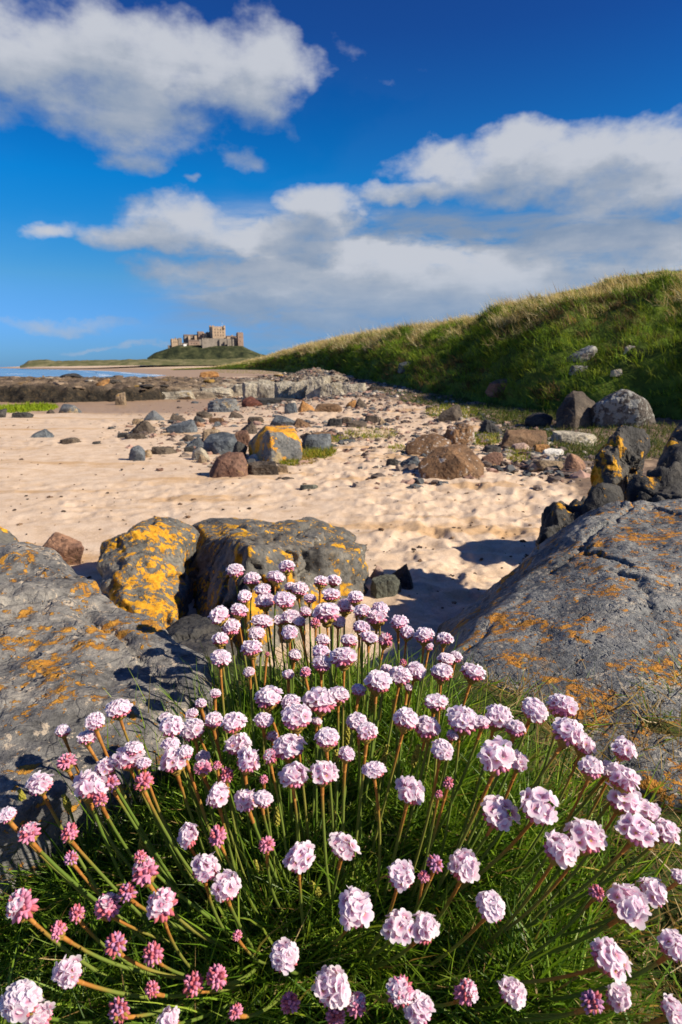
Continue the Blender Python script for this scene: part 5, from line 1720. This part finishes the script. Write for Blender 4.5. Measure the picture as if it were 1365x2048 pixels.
LAYOUT = {(kd, k): floret_layout(kd, k) for kd in ('open', 'half', 'near') for k in range(6)}
JOINED = {}
for key, lay in LAYOUT.items():
    Vs, Fs, Rs, o_ = [], [], [], 0
    for mt, vi_ in lay:
        v, f, r_ = FL_VARS[vi_]
        Vs.append(v @ mt[:3, :3].T + mt[:3, 3])
        Fs.append(f + o_)
        Rs.append(r_)
        o_ += len(v)
    JOINED[key] = mesh_np('petals', np.concatenate(Vs), np.concatenate(Fs), attrs={'rad': np.concatenate(Rs)}, mats=[MAT['petal']])

# px, py, width, state (o open, h half open, b bud, v violet bud, t tight little bud)
FLOWERS = """471 1143 38 o;504 1160 33 o;574 1135 35 o;552 1156 35 o;526 1181 33 o;489 1194 31 o;530 1204 42 o;570 1201 38 o;581 1175 24 o;600 1180 36 o;620 1198 22 o;611 1225 29 o;642 1165 30 o;668 1162 33 o;662 1192 38 o;440 1232 42 o;479 1223 35 o;462 1256 40 o;441 1281 37 o;442 1318 40 o;525 1244 38 o;514 1268 36 o;561 1241 29 o;583 1236 40 o;600 1245 26 o;580 1268 35 o;504 1299 42 o;499 1346 26 o;590 1311 29 o;577 1350 24 o;611 1346 24 h;653 1229 51 o;678 1245 29 o;691 1215 40 o;711 1197 31 o;724 1223 33 o;761 1219 35 o;753 1237 48 o;722 1256 33 o;646 1282 31 o;699 1283 35 o;739 1276 33 o;771 1282 31 h;642 1305 37 o;644 1329 42 o;687 1317 48 o;631 1248 20 b;799 1247 38 o;815 1267 37 o;849 1273 40 o;858 1294 20 o;889 1279 32 o;892 1320 34 o;912 1315 26 o;884 1347 48 o;832 1344 42 o;801 1353 45 o;773 1340 25 o;806 1327 16 t;756 1366 53 o;718 1382 33 o;817 1375 20 o;676 1392 44 o;643 1403 62 o;583 1408 44 o;537 1398 55 o;594 1437 62 o;528 1442 38 o;545 1474 22 h;634 1444 22 o;655 1479 53 o;715 1445 40 o;735 1466 46 o;812 1441 55 o;854 1457 57 o;872 1406 44 o;946 1347 48 o;431 1388 23 o;402 1408 25 o;427 1442 40 o;468 1447 44 o;475 1490 50 o;535 1309 9 t;
238 1420 47 o;190 1444 42 o;126 1463 30 o;175 1476 35 o;134 1525 36 h;81 1570 47 o;15 1631 36 o;59 1668 46 h;140 1667 36 b;143 1718 28 v;332 1436 26 o;344 1454 46 o;386 1461 48 o;384 1429 27 o;342 1490 34 o;258 1517 58 o;270 1498 36 o;287 1528 30 o;212 1535 40 o;182 1575 60 o;222 1567 34 v;288 1565 36 b;352 1523 56 o;371 1506 32 o;407 1515 28 o;406 1537 37 h;435 1532 18 t;453 1552 30 b;438 1592 50 o;377 1673 48 o;436 1673 38 b;202 1601 26 b;281 1714 22 b;
496 1523 65 o;577 1496 60 o;541 1515 32 h;588 1553 58 o;647 1548 56 o;693 1510 34 o;748 1541 47 o;821 1585 56 o;884 1502 46 o;494 1602 54 o;526 1599 40 o;534 1691 32 b;602 1717 62 o;686 1695 54 o;878 1590 15 t;897 1567 22 b;870 1729 34 v;528 1560 16 t;
926 1442 62 o;905 1472 26 o;964 1446 36 o;996 1436 52 o;1030 1458 46 o;1069 1423 56 o;1125 1416 57 o;1135 1466 64 o;1167 1492 45 o;1246 1500 50 o;1184 1537 52 o;1216 1540 36 o;1246 1560 56 o;994 1517 68 o;1036 1525 44 o;1247 1602 62 o;1295 1622 44 o;1274 1662 66 o;1330 1664 50 o;997 1629 68 o;1077 1615 70 o;1169 1675 70 o;1120 1700 70 o;927 1736 58 o;
45 1813 58 h;155 1828 38 b;118 1863 30 b;216 1816 52 h;256 1786 36 v;291 1745 54 h;325 1812 54 h;232 1890 42 v;307 1909 40 b;305 1980 27 b;138 1947 56 o;42 2005 70 o;80 2033 54 o;238 2022 42 v;338 2042 44 o;387 1970 40 b;434 1955 44 b;411 1737 58 o;453 1776 54 o;
475 1872 20 t;711 1818 72 o;802 1751 58 o;799 1855 54 o;849 1858 52 o;570 1914 58 o;663 1975 74 o;713 2010 42 h;672 2032 34 b;581 2007 38 b;472 2024 28 b;848 1754 22 t;800 1983 52 h;836 2022 60 o;
982 1814 56 o;1193 1787 30 b;1254 1812 76 o;1307 1785 50 o;1217 1918 70 o;1346 1894 56 o;931 1986 46 h;1024 1983 54 o;1184 2005 44 v;1236 1996 50 o;1346 2022 54 o;1360 1755 36 o"""
FLS = []
for tok in FLOWERS.replace('\n', '').split(';'):
    a_ = tok.split()
    if len(a_) == 4:
        FLS.append((float(a_[0]), float(a_[1]), float(a_[2]), a_[3]))

# labels: state, place by what it stands before, and rank in that place
NUM = 'first second third fourth fifth sixth seventh eighth ninth tenth eleventh twelfth thirteenth fourteenth fifteenth sixteenth seventeenth eighteenth nineteenth twentieth'.split()
ORD = ['leftmost'] + [n_ + ' from left' for n_ in NUM[1:]]
STATE = {'o': 'open pink bloom', 'h': 'half-open pink bloom', 'b': 'closed deep pink bud', 'v': 'closed violet bud', 't': 'tiny tight red bud'}
YB_ = [(1170, 'topmost tier before split boulders'), (1210, 'second tier before split boulders'), (1240, 'third tier of rear clump'), (1275, 'fourth tier of rear clump'),
       (1310, 'lower tier of rear clump'), (1365, 'foot of tall rear clump'), (1412, 'tier just below rear clump'), (1452, 'tier level with right boulder foot'), (1492, 'upper middle tier'),
       (1530, 'middle tier'), (1580, 'tier just below middle'), (1640, 'lower middle tier'), (1725, 'tier above bare leaves'), (1800, 'upper part of near leaves'),
       (1870, 'among near leaves'), (1960, 'second tier above bottom edge'), (3000, 'along bottom edge')]
ZONES = {}
for i, (fx, fy, fs, st) in enumerate(FLS):
    bi = next(k for k, (ym, _) in enumerate(YB_) if fy < ym)
    side = 'left side' if fx < 400 else 'centre' if fx < 860 else 'right side'
    ZONES.setdefault((bi, side if bi > 5 else '', st), []).append((fx, i))
FLABEL = {}
for (bi, side, st), lst in ZONES.items():
    lst.sort()
    for k, (_, i) in enumerate(lst):
        where = YB_[bi][1] + (', ' + side if side else '')
        where = ('in ' if not where.startswith(('among', 'along')) else '') + where
        FLABEL[i] = (STATE[st] + ' ' + where) if len(lst) == 1 else STATE[st] + ', ' + ORD[k] + ' ' + where

CEN = np.array([-0.015, 0.41])
for i, (fx, fy, fs, st) in enumerate(FLS):
    r = np.random.default_rng(1000 + i)
    depth = float(np.interp(fy, [1130, 1220, 1300, 1380, 1450, 1620, 1820, 2048], [.72, .645, .575, .505, .46, .41, .375, .35]))
    if fs < 30 and st in 'oh':
        depth += 0.02
    depth *= 1 + 0.015 * r.normal()
    head = np.array(PD(fx, fy, depth))
    Rh = fs * depth / FPX / 2 / (0.95 if st in 'oh' else 0.94)
    hxy = head[:2]
    kk = float(np.interp(hxy[1], [0.28, 0.40, 0.50, 0.62], [0.50, 0.62, 0.76, 0.9])) + 0.06 * r.normal()
    rootxy = CEN + (hxy - CEN) * np.array([min(kk, 0.9), kk]) + r.normal(size=2) * 0.008
    if hxy[1] < 0.37:
        rootxy[1] = max(rootxy[1], 0.345 + 0.25 * (hxy[1] - 0.28)) + 0.01 * r.random()
    root = np.array([rootxy[0], rootxy[1], float(BZ(rootxy[0], rootxy[1])) - 0.003])
    vec = head - root
    Ln = np.linalg.norm(vec)
    lean = np.linalg.norm(vec[:2]) / Ln
    ctrl = root + vec * 0.55 + np.array([vec[0] * 0.06, vec[1] * 0.06, -0.20 * Ln * lean]) + r.normal(size=3) * 0.004
    ctrl[2] = max(ctrl[2], float(BZ(ctrl[0], ctrl[1])) + 0.006)
    endt = head - ctrl
    endt /= np.linalg.norm(endt)
    axis = endt * 0.55 + np.array([0.08, 0.0, 0.70]) + 0.10 * r.normal(size=3)
    axis /= np.linalg.norm(axis)
    base_pt = head - axis * Rh * 0.8
    t = np.linspace(0, 1, 14)[:, None]
    path = (1 - t) ** 2 * root + 2 * (1 - t) * t * ctrl + t ** 2 * base_pt
    srad = (0.00105 if st != 't' else 0.0009) * (0.85 + 0.3 * r.random())
    fl = link('thrift_flower', None, label=FLABEL[i], cat='flower', group='thrift flowers of the cushion', loc=root)
    mb = MB()
    mb.tube(path - root, srad * np.linspace(1.15, 0.95, 14), 7)
    sme = mb.mesh('stem', [MAT['stem']])
    sme.attributes.new('up', 'FLOAT', 'POINT').data.foreach_set('value', np.repeat(np.linspace(0, 1, 14), 7).astype(np.float32))
    link('stem', sme, fl)
    shl = min(0.3 * Ln, 0.006 + 0.007 * r.random())
    seg = np.concatenate([[0], np.cumsum(np.linalg.norm(np.diff(path, axis=0), axis=1))])
    us = np.interp(seg[-1] - shl * np.linspace(1, 0, 6), seg, np.linspace(0, 1, 14))[:, None]
    spath = (1 - us) ** 2 * root + 2 * (1 - us) * us * ctrl + us ** 2 * base_pt
    mb = MB()
    mb.tube(spath - root, srad * np.linspace(1.08, 1.3, 6), 7)
    link('sheath', mb.mesh('sheath', [MAT['sheath']]), fl)
    kind = {'o': 'open', 'h': 'half', 'b': 'bud', 't': 'bud', 'v': 'violet'}[st]
    tw = r.random() * 6.28
    if kind == 'half':
        # the opened side looks up and left or right at random
        tw = r.random() * 6.28
    Rm = frame(axis, tw)
    hd = link('flower_head', CORES[kind, int(r.integers(3))], fl)
    mt = np.eye(4)
    sc = np.array([1 + 0.09 * r.normal(), 1 + 0.09 * r.normal(), (0.92 if st == 'o' else 1.12) * (1 + 0.08 * r.normal())])
    mt[:3, :3] = Rm * (Rh * sc)
    mt[:3, 3] = head - root
    hd.matrix_local = Matrix(mt.tolist())
    if kind in ('open', 'half'):
        kv = int(r.integers(6))
        if fs >= 40:
            lk = 'near' if kind == 'open' and fy > 1480 and r.random() < 0.85 else kind
            for fm, vi_ in LAYOUT[lk, kv]:
                fo = link('floret', FL_MESH[vi_], hd)
                fo.matrix_local = Matrix(fm.tolist())
        else:
            link('petals', JOINED[kind, kv], hd)

# plantain seed spikes among the leaves: px, py of the top, length in px
SPIKES = [(787, 1400, 60), (838, 1490, 52), (775, 1490, 75), (673, 1500, 70), (755, 1607, 46), (660, 1600, 54), (555, 1615, 46), (622, 1765, 46), (510, 1840, 46), (284, 1668, 44), (40, 1580, 40), (128, 1590, 36), (695, 1440, 60), (745, 1380, 50), (510, 1722, 36)]
SPL = ['yellow-green plantain spike standing against the right boulder foot', 'plantain seed spike right of the cushion centre', 'plantain seed spike just left of the one right of the cushion centre', 'tall plantain seed spike behind the middle blooms', 'short plantain spike below the middle blooms at right',
       'plantain spike below the middle blooms', 'plantain spike left below the middle blooms', 'plantain spike deep in the near leaves at centre', 'small plantain spike low in the near leaves', 'plantain spike at the left among pink buds', 'yellowing plantain spike near the left photo edge',
       'short plantain spike left by the slab boulder', 'plantain spike between the rear clump and the middle blooms', 'plantain spike under the rear clump at right', 'little plantain spike beside a closed pink bud']
for i, (sx_, sy_, sl) in enumerate(SPIKES):
    r = np.random.default_rng(2000 + i)
    depth = float(np.interp(sy_, [1380, 1500, 1700, 1900], [.56, .50, .46, .43]))
    top_ = np.array(PD(sx_, sy_, depth))
    rxy = np.array([top_[0] * 0.93 + 0.004 * r.normal(), top_[1] + 0.015])
    root = np.array([rxy[0], rxy[1], float(BZ(*rxy)) - 0.002])
    ln = sl * depth / FPX
    t = np.linspace(0, 1, 10)[:, None]
    path = root + (top_ - root) * t + np.array([0.004 * r.normal(), 0, 0]) * np.sin(t * 3.14)
    sp_o = link('plantain_spike', None, label=SPL[i], cat='plant', group='plantain spikes', loc=root)
    mb = MB()
    mb.tube(path - root, 0.0009, 6)
    link('stem', mb.mesh('stem', [MAT['stem']]), sp_o)
    ax = path[-1] - path[-2]
    ax /= np.linalg.norm(ax)
    mb = MB()
    for j in range(46):
        u = (j + 0.5) / 46
        a = j * 2.4
        w_ = 0.0021 * math.sin(min(1, 0.25 + u * 0.9) * 3.0) ** 0.6 if u < 0.95 else 0.0010
        Fm = frame(ax)
        c = top_ - root - ax * ln * (1 - u) + Fm[:, 0] * math.cos(a) * w_ + Fm[:, 1] * math.sin(a) * w_
        D, F = ico(1)
        mb.add(D * np.array([0.0011, 0.0011, 0.0016]) + c, F)
    link('seed_head', mb.mesh('seed_head', [MAT['spike']]), sp_o)

# dry twisted roots at the foot of the right boulder
mb = MB()
root_tracks = [[(1240, 1535, .66), (1275, 1512, .665), (1320, 1500, .67), (1372, 1496, .67), (1420, 1488, .68)], [(1235, 1532, .66), (1290, 1530, .655), (1330, 1545, .65), (1390, 1552, .65)], [(1275, 1545, .65), (1310, 1562, .64), (1350, 1580, .63)],
               [(1340, 1535, .655), (1352, 1515, .66), (1380, 1505, .66)], [(1260, 1530, .66), (1300, 1540, .65), (1345, 1538, .65), (1400, 1520, .65)], [(1290, 1520, .66), (1330, 1530, .655), (1352, 1552, .65), (1400, 1575, .64)]]
o0 = np.array(PD(1300, 1530, .655))
for k, tr_ in enumerate(root_tracks):
    pts = np.array([PD(x, y, d - 0.012) for x, y, d in tr_])
    s = np.linspace(0, 1, len(pts))
    tt = np.linspace(0, 1, 26)
    pa = np.stack([np.interp(tt, s, pts[:, i]) for i in range(3)], 1)
    pa[:, 2] += 0.003 * np.sin(tt * 17 + k)
    pa[:, 0] += 0.002 * np.sin(tt * 23 + 2 * k)
    mb.tube(pa - o0, (0.0016 if k < 2 else 0.001) * (1 - 0.5 * tt), 6)
link('dry_root', mb.mesh('dry_root', [MAT['root']]), label='tangle of dry tan roots at the foot of the big sloping boulder', cat='root', loc=o0)
